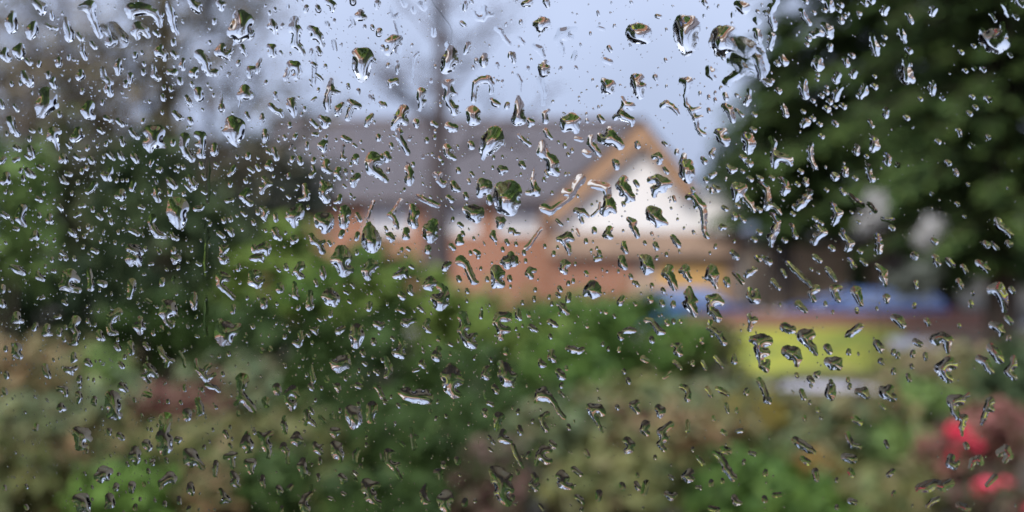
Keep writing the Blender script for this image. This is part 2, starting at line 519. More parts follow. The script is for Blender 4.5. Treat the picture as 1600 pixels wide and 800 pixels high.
def car(loc, length, paint, label, rotz=0.0, boxy=0.0):
    c = empty('parked_car', loc, label, 'car', 'blue cars parked along the drive', rotz)
    L = length / 2
    H = 1.31
    # stations along the side outline: (x, half width at the sill, half width at the shoulder)
    def outline(low):
        pts = []
        return pts
    prof_low = [(-L, .42), (-L + .05, .78), (-L + .35, .90), (-.9, .93), (.55, .92), (L - .75, .86), (L - .15, .70), (L, .45), (L - .04, .24), (-L + .06, .26)]
    # wheel arches cut out of the side outline
    wx = [-L + .78, L - .80]; wr = .36
    lower = []
    for cx in sorted(wx, reverse=True):
        for kx in range(9):
            an = math.pi * kx / 8
            lower.append((cx + wr * math.cos(an), max(.24, .28 + wr * math.sin(an))))
    side = [p for p in prof_low[:-2]] + [(L - .04, .24)] + lower + [(-L + .06, .26)]
    body = MB()
    W = .86
    n = len(side)
    ring = []
    for s, inset in ((-1, .07), (-1, 0.0), (1, 0.0), (1, .07)):
        ring.append([(x * (1 - .02 * (inset > 0)), s * (W - inset - (.10 if abs(x) > L - .2 else 0)), z + (.0 if not inset else -.0)) for x, z in side])
    vs = [p for r_ in (ring[0], ring[1], ring[2], ring[3]) for p in r_]
    body.add(vs, [(i + r_ * n, (i + 1) % n + r_ * n, (i + 1) % n + (r_ + 1) * n, i + (r_ + 1) * n) for r_ in range(3) for i in range(n)] + [tuple(range(n - 1, -1, -1)), tuple(range(3 * n, 4 * n))])
    body.build('body', paint, c)
    # glasshouse: glass whose blue colour carries the sky's reflection, with body-coloured roof and pillars
    gx = [(-L + .28, .90), (-L + .62 + .1 * boxy, H - .05), (.25, H - .03), (L - 1.25, .91)]
    cab = MB()
    wb, wt = .80, .60
    prof = [(gx[0][0], gx[0][1], wb), (gx[1][0], gx[1][1], wt), (gx[2][0], gx[2][1], wt), (gx[3][0], gx[3][1], wb)]
    cab.add([(x, -w, z) for x, z, w in prof] + [(x, w, z) for x, z, w in prof], [(0, 1, 2, 3), (7, 6, 5, 4), (0, 4, 5, 1), (1, 5, 6, 2), (2, 6, 7, 3), (3, 7, 4, 0)])
    cab.build('glass', M['carglass_sky_tint'], c)
    rf_ = MB()
    rf_.add([(gx[1][0] - .02, -wt - .01, H - .05), (gx[2][0] + .06, -wt - .01, H - .03), (gx[2][0] + .06, wt + .01, H - .03), (gx[1][0] - .02, wt + .01, H - .05),
             (gx[1][0] + .06, -wt + .06, H + .01), (gx[2][0] - .06, -wt + .06, H + .02), (gx[2][0] - .06, wt - .06, H + .02), (gx[1][0] + .06, wt - .06, H + .01)],
            [(0, 3, 2, 1), (4, 5, 6, 7), (0, 1, 5, 4), (1, 2, 6, 5), (2, 3, 7, 6), (3, 0, 4, 7)])
    rf_.build('roof', paint, c)
    for s in (-1, 1):
        for (xa, za, xb, zb) in ((gx[0][0], .90, gx[1][0], H - .05), (-.45, .91, -.42, H - .05), (gx[3][0], .91, gx[2][0], H - .03)):
            p = MB(); p.tube([(xa, s * (wb + .004), za), (xb, s * (wt + .006), zb)], .035, 5); p.build('pillar', paint, c)
        for cx in wx:
            w = MB(); w.lathe([(.19, -.09), (.30, -.09), (.325, -.05), (.325, .05), (.30, .09), (.19, .09)], (cx, s * .75, .325), 'y', 22)
            ty = w.build('wheel', M['tyre'], c, True)
            r_ = MB(); r_.lathe([(.0, -.07), (.07, -.075), (.19, -.06), (.195, .0), (.19, .06), (.07, .075), (0, .07)], (cx, s * .75, .325), 'y', 22)
            r_.build('rim', M['rim'], ty)
        hl_ = MB(); hl_.box(L - .22, L - .06, s * .62 - .11, s * .62 + .11, .60, .74); hl_.build('headlight', M['lamp'], c)
        tl = MB(); tl.box(-L - .01, -L + .12, s * .62 - .1, s * .62 + .1, .66, .84); tl.build('tail_light', M['redlamp'], c)
        mr = MB(); mr.box(L - 1.48, L - 1.34, s * .93 - .07, s * .93 + .07, .93, 1.05); mr.build('mirror', paint, c)
        st = MB(); st.box(-L + 1.2, L - 1.2, s * .868 - .006, s * .868 + .006, .45, .51); st.build('side_trim', M['trim'], c)
    for xx, nm in ((L - .06, 'bumper'), (-L - .04, 'bumper')):
        b_ = MB(); b_.box(xx, xx + .1, -.7, .7, .30, .46); b_.build(nm, M['trim'], c)
    return c


M['carblue'] = solid('carblue', (0.07, 0.20, 0.50), 0.25, 0.05, spec=0.5, coat=0.6)
M['carnavy'] = solid('carnavy', (0.13, 0.25, 0.62), 0.25, 0.05, spec=0.5, coat=0.6)
car((at(1098, 0, 31.3).x, 31.3, 0.016), 3.75, M['carblue'], 'bright blue car half hidden by the hedge top, before the tan garage door')
car((at(1350, 0, 30.9).x, 30.9, 0.016), 4.7, M['carnavy'], 'longer violet-blue car behind the low brick wall, under the conifers', rotz=math.pi)

# ------------------------------------------------------------------ plants
def leaf_cloud(rng, n, c, rad, size, clumps=26, spread=0.32, fill=0.55, flat=0.0, zmin=0.03, aspect=0.5):
    """n small leaves in clumps through an uneven ellipsoid crown; returns V, Q"""
    c, rad = np.array(c, float), np.array(rad, float)
    d = rng.normal(size=(clumps, 3)); d /= np.linalg.norm(d, axis=1)[:, None]
    rr = rng.uniform(fill, 1.0, clumps) ** 0.7
    cc = d * rr[:, None] * rng.uniform(0.82, 1.06, clumps)[:, None]
    w = rng.uniform(0.5, 1.5, clumps); w /= w.sum()
    k = rng.choice(clumps, n, p=w)
    p = cc[k] + rng.normal(size=(n, 3)) * spread * rng.uniform(0.5, 1.0, clumps)[k][:, None] * 0.75
    p = p * rad + c
    p = p[p[:, 2] > zmin]
    n = len(p)
    nd = rng.normal(size=(n, 3)) + (p - c) / rad * 0.8; nd[:, 2] += 0.55
    if flat: nd[:, :2] *= (1 - flat)
    nd /= np.linalg.norm(nd, axis=1)[:, None]
    t = rng.normal(size=(n, 3)); t -= (t * nd).sum(1)[:, None] * nd; t /= np.linalg.norm(t, axis=1)[:, None]
    b = np.cross(nd, t)
    s = size * rng.uniform(0.6, 1.35, n)[:, None]
    V = np.stack([p - t * s, p + b * s * aspect + nd * s * .12, p + t * s, p - b * s * aspect + nd * s * .12], 1).reshape(-1, 3)
    Q = np.arange(4 * n).reshape(-1, 4)
    return V, Q


def cat_mesh(name, parts):
    Vs, Qs, o = [], [], 0
    for V, Q in parts:
        Vs.append(V); Qs.append(Q + o); o += len(V)
    return np_mesh(name, np.concatenate(Vs), np.concatenate(Qs))


_seed = [100]


def shrub(name, label, cat, px, py, Y, rx, ry, leafm, n=1500, size=0.07, group=None, extra=None, clumps=26, spread=0.32, fill=0.5, ryd=None, aspect=0.5):
    """a bush whose crown shows rx x ry photo pixels (half sizes) round px, py when it stands Y metres out"""
    _seed[0] += 1
    rng = np.random.default_rng(_seed[0])
    c = at(px, py, Y)
    wx, wz = rx * Y / F, ry * Y / F
    c.z = max(c.z, 0.15 + 0.0)
    e = empty(name, (c.x, Y, 0), label, cat, group)
    lc = (0, 0, c.z)
    V, Q = leaf_cloud(rng, n, lc, (wx, ryd or (wx * .8), wz), size, clumps, spread, fill, aspect=aspect)
    link('foliage', np_mesh('foliage', V, Q), leafm, e)
    st = MB()
    for kx in range(5):
        an = rng.uniform(0, 6.28); q = rng.uniform(.25, .7)
        tip = (wx * q * math.cos(an), wx * .7 * q * math.sin(an), c.z + wz * rng.uniform(-.1, .6))
        mid = (tip[0] * .4, tip[1] * .4, tip[2] * .5)
        st.tube([(rng.normal() * .04, rng.normal() * .04, -0.03), mid, tip], [.028, .02, .008], 5)
    st.build('stem', M['stem'], e)
    if extra:                            # blooms or coloured leaves: a part of their own
        nm, mat, cnt, sz, where = extra
        V, Q = leaf_cloud(rng, cnt, (where[0] * wx, -wx * .45, c.z + where[1] * wz), (where[2] * wx, wx * .4, where[3] * wz), sz, 11, .17, .3, aspect=.8)
        link(nm, np_mesh(nm, V, Q), mat, e)
    return e


LM = {
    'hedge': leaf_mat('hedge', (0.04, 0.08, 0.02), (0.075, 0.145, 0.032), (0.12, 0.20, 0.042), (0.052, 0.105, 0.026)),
    'hedge_dark': leaf_mat('hedge_dark', (0.024, 0.042, 0.014), (0.042, 0.076, 0.02), (0.062, 0.105, 0.028)),  # darker copy: hedge shade put into leaf colour; also for dark bed plants
    'hedge_lit_tint': leaf_mat('hedge_lit_tint', (0.10, 0.16, 0.035), (0.17, 0.24, 0.055), (0.14, 0.21, 0.05)),  # paler copy: light on the hedge tops put into leaf colour
    'evergreen': leaf_mat('evergreen', (0.035, 0.06, 0.03), (0.065, 0.10, 0.045), (0.12, 0.16, 0.07)),
    'conifer': leaf_mat('conifer', (0.026, 0.055, 0.024), (0.072, 0.125, 0.04), (0.15, 0.22, 0.06), (0.055, 0.098, 0.034), rough=.7),
    'lime': leaf_mat('lime', (0.11, 0.18, 0.055), (0.17, 0.25, 0.075), (0.13, 0.20, 0.06)),
    'brightgreen': leaf_mat('brightgreen', (0.085, 0.15, 0.03), (0.12, 0.21, 0.04), (0.10, 0.17, 0.035)),
    'brown': leaf_mat('brown', (0.14, 0.085, 0.045), (0.22, 0.14, 0.07), (0.17, 0.15, 0.07), (0.10, 0.115, 0.045)),
    'tan': leaf_mat('tan', (0.24, 0.18, 0.10), (0.33, 0.25, 0.14), (0.20, 0.19, 0.09), (0.13, 0.15, 0.06)),
    'olive': leaf_mat('olive', (0.13, 0.14, 0.05), (0.20, 0.20, 0.075), (0.10, 0.13, 0.05), (0.19, 0.15, 0.075)),
    'sage': leaf_mat('sage', (0.10, 0.14, 0.07), (0.17, 0.22, 0.12), (0.14, 0.16, 0.07), (0.17, 0.14, 0.08)),
    'burgundy': leaf_mat('burgundy', (0.13, 0.05, 0.045), (0.17, 0.085, 0.065), (0.12, 0.075, 0.05)),
    'darkred': leaf_mat('darkred', (0.11, 0.06, 0.055), (0.15, 0.09, 0.075), (0.09, 0.09, 0.05), (0.07, 0.09, 0.04)),
    'yellow': leaf_mat('yellow', (0.22, 0.18, 0.03), (0.26, 0.2, 0.05), (0.16, 0.15, 0.05)),
    'orange': leaf_mat('orange', (0.32, 0.18, 0.05), (0.2, 0.15, 0.05)),
    'red': leaf_mat('red', (0.85, 0.03, 0.08), (0.88, 0.10, 0.18), (0.74, 0.12, 0.17)),
    'pink': leaf_mat('pink', (0.22, 0.10, 0.08), (0.28, 0.11, 0.10), (0.12, 0.09, 0.05), (0.20, 0.08, 0.07)),
    'plume': leaf_mat('plume', (0.50, 0.48, 0.47), (0.62, 0.60, 0.58), (0.42, 0.42, 0.39)),
    'greygreen': leaf_mat('greygreen', (0.12, 0.14, 0.11), (0.18, 0.19, 0.16)),
    'twigleaf': leaf_mat('twigleaf', (0.16, 0.12, 0.09), (0.22, 0.18, 0.12), (0.17, 0.16, 0.08)),
    'far': leaf_mat('far', (0.075, 0.09, 0.065), (0.11, 0.125, 0.09), (0.10, 0.10, 0.08)),
}


def branch_tree(name, label, px, py_base, Y, trunk_r, height, lean=(0, 0), seed=1, mat='bark', twigs=5, spread=1.0, group='bare trees', first=0.25, leaves=0, zb=0.0, lsize=.05, levels=4):
    """leafless tree: tapered trunk, limbs and fine twigs"""
    rng = random.Random(seed)
    x = at(px, py_base, Y).x
    e = empty(name, (x, Y, zb), label, 'tree', group)
    tr, cr = MB(), MB()
    N = 12
    pts = []; rad = []
    for i in range(N + 1):
        t = i / N
        pts.append(Vector((lean[0] * t * height + .10 * math.sin(3.1 * t + seed) * t, lean[1] * t * height + .08 * math.sin(4.3 * t + seed * 2) * t, t * height)))
        rad.append(trunk_r * ((1 - .92 * t) ** 1.35) + .006 + (trunk_r * .5 * max(0, .08 - t) / .08))
    tr.tube(pts, rad, 10)
    tips = []

    def grow(p, d, L, r, lev):
        q = [p]; dd = d.copy()
        n = 4
        for i in range(n):
            dd = (dd + Vector((rng.gauss(0, .16), rng.gauss(0, .16), rng.gauss(.05, .12)))).normalized()
            q.append(q[-1] + dd * (L / n))
        cr.tube(q, [r * (1 - .75 * i / n) + .0015 for i in range(n + 1)], 5 if lev < 2 else 4, cap=False)
        tips.append(q[-1])
        if lev < levels:
            for i in range(twigs if lev < 2 else 4):
                t = rng.uniform(.3, 1.0); j = min(n - 1, int(t * n))
                bp = q[j].lerp(q[j + 1], t * n - j)
                nd = (dd + Vector((rng.gauss(0, .75), rng.gauss(0, .75), rng.gauss(.1, .45)))).normalized()
                grow(bp, nd, L * rng.uniform(.42, .66), r * .5, lev + 1)

    nl = 13
    for i in range(nl):
        t = first + (1 - first) * (i / nl) * .97
        j = min(N - 1, int(t * N)); p = pts[j].lerp(pts[j + 1], t * N - j)
        an = i * 2.4 + rng.uniform(-.5, .5)
        d = Vector((math.cos(an), math.sin(an) * .8, rng.uniform(.25, .8))).normalized()
        grow(p, d, height * .26 * spread * rng.uniform(.7, 1.2) * (1.1 - .6 * t), rad[j] * .42, 1)
    tr.build('trunk', M[mat], e, True)
    cr.build('branches', M[mat], e, True)
    if leaves:
        r2 = np.random.default_rng(seed)
        T = np.array([tuple(t) for t in tips])
        p = T[r2.integers(0, len(T), leaves)] + r2.normal(size=(leaves, 3)) * .16
        nd = r2.normal(size=(leaves, 3)); nd /= np.linalg.norm(nd, axis=1)[:, None]
        t_ = np.cross(nd, r2.normal(size=(leaves, 3))); t_ /= np.linalg.norm(t_, axis=1)[:, None]; b_ = np.cross(nd, t_)
        s = lsize * r2.uniform(.6, 1.3, leaves)[:, None]
        V = np.stack([p - t_ * s, p + b_ * s * .6, p + t_ * s, p - b_ * s * .6], 1).reshape(-1, 3)
        link('leaves', np_mesh('leaves', V, np.arange(4 * leaves).reshape(-1, 4)), LM['twigleaf'], e)
    return e


def conifer(label, px, Y, z0, z1, rmax, seed, rtop=0.15, whorls=44, lo=1.0, sc=1.0):
    """layered evergreen: drooping boughs in whorls carrying flat sprays of needles, with gaps between the layers"""
    rng = np.random.default_rng(seed)
    x = at(px, 400, Y).x
    e = empty('conifer', (x, Y, 0), label, 'tree', 'conifers')
    tr, br = MB(), MB()
    tr.tube([(0, 0, -.05), (.02, .02, z0), (.05, -.03, (z0 + z1) / 2), (0, 0, z1)], [.2 * sc, .17 * sc, .1 * sc, .015], 10)
    Pn, Dn, Sn = [], [], []
    for i in range(whorls):
        t = (i + rng.uniform(-.3, .3)) / whorls
        z = z0 + (z1 - z0) * max(0, t)
        env = rtop + (rmax - rtop) * (1 - max(0, t)) ** .8
        if t < .12: env *= lo + (1 - lo) * (t / .12)
        env *= 1 + .22 * math.sin(i * 1.3 + seed)
        nb = int(6 + 4 * (1 - t))
        a0 = rng.uniform(0, 6.28)
        for k in range(nb):
            an = a0 + 6.283 * k / nb + rng.normal() * .2
            L = env * rng.uniform(.62, 1.12)
            d = np.array([math.cos(an), math.sin(an)])
            m_ = 7
            ss = np.linspace(0, 1, m_)
            pz = z + .16 * L * ss - .34 * L * ss ** 2 + rng.normal() * .04
            px_ = np.stack([d[0] * L * ss, d[1] * L * ss, pz], 1)
            br.tube([tuple(p) for p in px_], [.022 * sc * (1 - .85 * s) + .002 for s in ss], 4, cap=False)
            nn = int(135 * L / 1.5 / sc)
            u = rng.uniform(.12, 1.03, nn) ** .8
            w = rng.normal(size=nn) * .13 * (1.15 - u) * L / 1.2
            side = np.array([-d[1], d[0]])
            p = np.stack([d[0] * L * u + side[0] * w, d[1] * L * u + side[1] * w, z + .16 * L * u - .34 * L * u ** 2 - np.abs(w) * .35 - rng.uniform(0, .05 * sc, nn)], 1)
            dirv = np.stack([d[0] + side[0] * np.sign(w) * rng.uniform(.2, 1.1, nn), d[1] + side[1] * np.sign(w) * rng.uniform(.2, 1.1, nn), rng.normal(-.35, .25, nn)], 1)
            Pn.append(p); Dn.append(dirv / np.linalg.norm(dirv, axis=1)[:, None]); Sn.append(rng.uniform(.05, .115, nn) * sc)
    p = np.concatenate(Pn); t_ = np.concatenate(Dn); s = np.concatenate(Sn)[:, None]
    n = len(p)
    up = np.tile([0, 0, 1.0], (n, 1)) + rng.normal(size=(n, 3)) * .35
    b_ = np.cross(t_, up); b_ /= np.linalg.norm(b_, axis=1)[:, None]
    V = np.stack([p - t_ * s * .4, p + b_ * s * .42, p + t_ * s * 1.3, p - b_ * s * .42], 1).reshape(-1, 3)
    tr.build('trunk', M['bark'], e, True)
    br.build('boughs', M['bark'], e, True)
    link('needles', np_mesh('needles', V, np.arange(4 * n).reshape(-1, 4)), LM['conifer'], e)
    return e


conifer('broad dark conifer with layered drooping boughs beside the white gable', 1384, 33.4, 3.5, 20.5, 5.6, 11, rtop=.6, whorls=50, lo=.6, sc=2.5)
conifer('taller dark conifer at the picture edge, behind the pale plumes', 1565, 22.5, 2.3, 16.5, 3.5, 23, rtop=.6, whorls=50, lo=.4, sc=1.8)
conifer('narrow conifer standing between the white gable and the broad conifer', 1222, 32.5, 2.75, 9.6, 2.25, 47, rtop=.35, whorls=34, lo=.35, sc=1.9)
conifer('farther conifer filling the gap between the two dark conifers', 1475, 37.0, 1.6, 20.0, 4.3, 31, rtop=.5, whorls=48, sc=2.6)

# pale feathery plumes in front of the conifers
pg = empty('plume_grass', (at(1430, 400, 9.6).x, 9.6, 0), 'tall ornamental grass with pale feathery plumes before the dark conifers', 'grass')
_r = np.random.default_rng(8)
for (qx, qy, wx_, wy_) in ((1370, 325, 15, 27), (1450, 360, 20, 23), (1350, 352, 9, 15)):
    c = at(qx, qy, 9.6) - Vector(pg.location); c.y = 0
    V, Q = leaf_cloud(_r, 420, tuple(c), (wx_ * 9.6 / F, .09, wy_ * 9.6 / F), .045, 12, .4, .0, aspect=.22)
    link('plume', np_mesh('plume', V, Q), LM['plume'], pg)
    m = MB(); m.tube([(c.x * .25, .0, -.02), (c.x * .55, .03, c.z * .5), (c.x, 0, c.z - .1)], [.012, .01, .006], 5); m.build('stalk', M['stem'], pg)
V, Q = leaf_cloud(_r, 420, (0.05, 0, 2.56), (.24, .2, .14), .09, 20, .35, .2, aspect=.16)
link('foliage', np_mesh('foliage', V, Q), LM['greygreen'], pg)

# bare trees
branch_tree('bare_tree', 'bare tree with a thick olive-brown trunk rising into the upper corner', 270, 400, 14.5, .29, 9.5, (-.010, 0), 3, 'bark_olive', 5, 1.0, first=.33, leaves=1100, lsize=.07)
branch_tree('bare_tree', 'slender bare tree at the picture edge, full of brown twigs', 92, 400, 15.5, .09, 8.6, (.02, 0), 7, 'bark_grey', 5, 1.05, first=.30, leaves=2200, lsize=.075)
branch_tree('bare_tree', 'grey bare tree before the house, its trunk between the windows', 682, 430, 27.0, .46, 11.0, (.006, 0), 12, 'bark_grey', 4, .95, first=.42, levels=3)
branch_tree('bare_tree', 'bare tree with thin twigs behind the thick olive trunk', 330, 400, 19.0, .13, 9.0, (.0, 0), 21, 'bark_grey', 4, 1.0, first=.45, leaves=500, levels=3)

# tall evergreens and shrubs on the bare-tree side
GS = 'tall evergreen shrubs under the bare trees'
shrub('evergreen_shrub', 'tall dark evergreen shrub close under the thick olive trunk', 'shrub', 235, 400, 12.2, 105, 190, LM['evergreen'], 5200, .085, GS, clumps=60, spread=.22, fill=.3)
shrub('evergreen_shrub', 'olive-brown shrub thick with twigs beneath the slender bare tree', 'shrub', 95, 330, 13.0, 100, 140, leaf_mat('twiggy', (.08, .10, .05), (.14, .13, .075), (.12, .18, .065)), 3200, .08, GS, clumps=46, spread=.26, fill=.3)
shrub('evergreen_shrub', 'grey-green shrub standing between the thick trunk and the roof', 'shrub', 420, 300, 17.5, 105, 92, LM['far'], 3400, .085, GS, clumps=40, spread=.25, fill=.3)
shrub('evergreen_shrub', 'dark narrow shrub beneath the grey-green one, left of the hedge'.replace('left of', 'beside'), 'shrub', 330, 430, 12.6, 62, 150, leaf_mat('narrow', (.045, .07, .035), (.08, .115, .055), (.13, .16, .075)), 2600, .075, GS, clumps=36, spread=.24, fill=.3)
shrub('evergreen_shrub', 'low evergreen shrub at the picture edge above the dead fronds', 'shrub', 55, 480, 11.6, 120, 72, LM['evergreen'], 2300, .08, GS, clumps=34, spread=.27, fill=.3)
shrub('lime_shrub', 'light green shrub at the picture edge under the slender bare tree', 'shrub', 5, 330, 10.6, 85, 120, LM['lime'], 2000, .075, clumps=34, spread=.25, fill=.3)
shrub('background_tree', 'distant grey-green tree beside the roof end', 'tree', 470, 250, 46, 75, 90, LM['far'], 2500, .2, 'trees beyond the house', clumps=40, spread=.25, fill=.3)
shrub('background_tree', 'distant broad tree behind the twigs of the slender bare tree', 'tree', 250, 275, 40, 190, 75, LM['far'], 3200, .2, 'trees beyond the house', clumps=46, spread=.25, fill=.3)
shrub('background_tree', 'brown-grey twiggy tree filling the upper corner behind the bare trees', 'tree', 105, 130, 30, 165, 125, LM['twigleaf'], 2600, .13, 'trees beyond the house', clumps=40, spread=.30, fill=.2)
shrub('background_tree', 'distant tree behind the white gable, beside the conifer', 'tree', 1190, 260, 44, 80, 110, LM['evergreen'], 2600, .2, 'trees beyond the house', clumps=40, spread=.25, fill=.3)
shrub('background_tree', 'far-off tree behind the conifers', 'tree', 1420, 300, 42, 260, 150, LM['evergreen'], 4200, .24, 'trees beyond the house', clumps=60, spread=.25, fill=.3)

# the hedge across the middle: separate bushes grown together
GH = 'bushes grown together into the hedge before the house'
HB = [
    ('lit green bush at the hedge end by the evergreen shrubs', 440, 436, 11.6, 96, 84, 'hedge_lit_tint', 2600),
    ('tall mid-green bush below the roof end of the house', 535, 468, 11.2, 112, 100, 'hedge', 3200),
    ('rounded bush of the hedge just under the brick windows', 655, 505, 11.0, 112, 96, 'hedge_lit_tint', 3000),
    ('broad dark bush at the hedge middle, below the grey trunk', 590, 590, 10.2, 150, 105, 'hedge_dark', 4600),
    ('lit bush of the hedge in front of the wing, below the canopy', 790, 522, 11.4, 118, 86, 'hedge_lit_tint', 3000),
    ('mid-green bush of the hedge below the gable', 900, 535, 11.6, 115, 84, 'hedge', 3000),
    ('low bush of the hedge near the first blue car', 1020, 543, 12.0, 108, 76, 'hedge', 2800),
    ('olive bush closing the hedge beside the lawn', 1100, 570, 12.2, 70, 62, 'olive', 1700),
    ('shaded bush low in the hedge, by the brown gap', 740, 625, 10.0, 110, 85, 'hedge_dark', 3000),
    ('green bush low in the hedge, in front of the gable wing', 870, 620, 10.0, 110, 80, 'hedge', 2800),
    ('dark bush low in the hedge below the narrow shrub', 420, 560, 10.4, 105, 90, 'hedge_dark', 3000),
    ('dark bush at the shaded foot of the evergreen shrubs', 225, 525, 11.2, 95, 58, 'hedge_dark', 2300),  # shade at the foot comes from the dark leaf colour
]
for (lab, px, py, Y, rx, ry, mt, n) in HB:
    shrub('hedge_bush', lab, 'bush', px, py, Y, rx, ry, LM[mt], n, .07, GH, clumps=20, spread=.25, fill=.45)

# planting in the beds nearer the window
BED = [
    ('dead_fern', 'patch of dead brown fronds below the evergreen shrubs', 70, 590, 9.8, 95, 55, 'tan', 1500, .075),
    ('dead_fern', 'brown withered clump at the picture edge', 25, 600, 8.9, 70, 60, 'brown', 1100, .07),
    ('dead_fern', 'brown fronds low in the corner below the pale green plant', 110, 755, 8.0, 110, 60, 'brown', 1500, .07),
    ('garden_plant', 'pale green plant among the dead fronds', 50, 660, 8.4, 70, 45, 'sage', 1000, .065),
    ('garden_plant', 'grey-green plant beneath the dark evergreen foot', 165, 655, 9.0, 75, 52, 'sage', 1100, .065),
    ('garden_plant', 'olive clump in the lower corner', 20, 740, 7.6, 70, 60, 'olive', 900, .065),
    ('garden_plant', 'small green patch by the wine-red plant', 155, 585, 9.6, 40, 30, 'lime', 500, .06),
    ('red_leaved_plant', 'wine-red leaved plant between green clumps', 285, 645, 8.8, 62, 42, 'burgundy', 1100, .065),
    ('garden_plant', 'bright green clump at the bottom edge', 210, 785, 7.4, 75, 50, 'brightgreen', 1100, .06),
    ('garden_plant', 'yellowish plant just under the wine-red one', 300, 700, 8.2, 100, 40, 'olive', 1100, .065),
    ('garden_plant', 'sage-green plant over the bright green clump', 350, 610, 9.2, 70, 40, 'sage', 900, .065),
    ('garden_plant', 'brown stems beside the bright green clump', 330, 775, 7.6, 60, 42, 'brown', 800, .06),
    ('garden_plant', 'olive-green plant below the dark hedge bush', 470, 700, 8.6, 85, 50, 'olive', 1600, .065),
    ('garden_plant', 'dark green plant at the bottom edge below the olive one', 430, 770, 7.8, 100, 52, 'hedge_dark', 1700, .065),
    ('garden_plant', 'olive grassy plant at the bottom edge', 540, 775, 7.7, 60, 42, 'olive', 800, .06),
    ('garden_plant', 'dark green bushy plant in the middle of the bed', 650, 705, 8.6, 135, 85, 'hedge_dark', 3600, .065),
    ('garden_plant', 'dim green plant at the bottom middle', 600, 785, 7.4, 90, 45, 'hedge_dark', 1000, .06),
    ('red_leaved_plant', 'dark maroon plant at the bottom, under the hedge gap', 775, 760, 7.8, 62, 55, 'darkred', 1100, .065),
    ('garden_plant', 'pale sage plant beside the dark maroon one', 865, 680, 8.4, 75, 48, 'sage', 1100, .065),
    ('garden_plant', 'green plant at the bottom edge beyond the maroon one', 940, 755, 7.7, 110, 60, 'olive', 1600, .065),
    ('red_leaved_plant', 'reddish plant among the olive ones', 985, 680, 8.5, 48, 38, 'burgundy', 700, .06),
    ('garden_plant', 'olive plant below the hedge end', 1010, 640, 9.2, 95, 42, 'olive', 1300, .065),
    ('garden_plant', 'sage plant with grey leaves below the hedge end', 1110, 640, 9.0, 90, 40, 'sage', 1200, .065),
    ('dead_fern', 'rust-brown fronds in the middle of the bed', 1085, 700, 8.3, 90, 55, 'brown', 1400, .07),
    ('garden_plant', 'green clump at the bottom, under the rust-brown fronds', 1160, 765, 7.6, 80, 50, 'hedge', 1300, .06),
    ('yellow_shrub', 'small yellow-leaved shrub below the hedge end', 1175, 645, 8.7, 46, 26, 'yellow', 500, .055),
    ('garden_plant', 'dull olive plant under the garden path', 1215, 655, 9.2, 70, 42, 'olive', 1000, .065),
    ('garden_plant', 'grey-green plant under the garden path end', 1290, 690, 8.6, 80, 50, 'sage', 1200, .065),
    ('yellow_shrub', 'orange-yellow shrub low in the bed', 1268, 737, 7.9, 44, 30, 'orange', 500, .055),
    ('garden_plant', 'deep green clump at the bottom edge by the orange shrub', 1240, 785, 7.3, 100, 40, 'hedge', 1300, .06),
    ('dead_fern', 'pinkish brown dry plant between the path and the red flowers', 1365, 690, 8.6, 75, 62, 'brown', 1400, .07),
    ('garden_plant', 'pale yellow-green plant before the red flowers', 1420, 700, 8.0, 50, 42, 'lime', 700, .06),
    ('garden_plant', 'fresh green plant above the red flowers', 1450, 622, 9.0, 50, 20, 'lime', 700, .06),
    ('garden_plant', 'brown-green plant at the bottom under the pale plant', 1400, 775, 7.2, 80, 42, 'olive', 1000, .06),
    ('dead_fern', 'salmon-brown dry plant beneath the taller conifer', 1500, 575, 11.0, 75, 34, 'tan', 1000, .07),
    ('garden_plant', 'dark plant at the picture edge beneath the taller conifer', 1585, 600, 10.0, 60, 60, 'evergreen', 1000, .07),
]
for (nm, lab, px, py, Y, rx, ry, mt, n, sz) in BED:
    shrub(nm, lab, 'plant', px, py, Y, rx, ry, LM[mt], n, sz, 'plants in the garden bed', clumps=26, spread=.52, fill=.15)
shrub('flowering_shrub', 'shrub with a big cluster of scarlet blooms and rosy leaves', 'shrub', 1530, 690, 7.4, 85, 66, LM['pink'], 1500, .05, 'red flowering shrubs', ('flowers', LM['red'], 360, .03, (-.40, .10, .34, .50)), clumps=26, spread=.35, fill=.2)
shrub('flowering_shrub', 'low shrub with two scarlet blooms below the big cluster', 'shrub', 1535, 765, 6.9, 60, 34, LM['darkred'], 700, .045, 'red flowering shrubs', ('flowers', LM['red'], 200, .027, (-.0, .3, .75, .35)), clumps=20, spread=.35, fill=.2)
shrub('flowering_shrub', 'shrub with scarlet blooms in the very corner', 'shrub', 1592, 792, 6.6, 40, 30, LM['darkred'], 500, .045, 'red flowering shrubs', ('flowers', LM['red'], 70, .028, (-.1, .2, .4, .35)), clumps=20, spread=.35, fill=.2)


# low growth filling the beds between the plants
def undergrowth(name, label, mat, seed, n, spots, size=.06):
    rng = np.random.default_rng(seed)
    Vs, Qs, off = [], [], 0
    for (px, py, Y, rx, ry) in spots:
        c = at(px, py, Y); wx, wz = rx * Y / F, ry * Y / F
        V, Q = leaf_cloud(rng, n, (c.x, Y, max(.1, c.z)), (wx, .9, wz), size, 34, .30, .0, aspect=.45)
        Vs.append(V); Qs.append(Q + off); off += len(V)
    o = link(name, np_mesh(name, np.concatenate(Vs), np.concatenate(Qs)), mat)
    return tag(o, label, None, None, 'stuff')


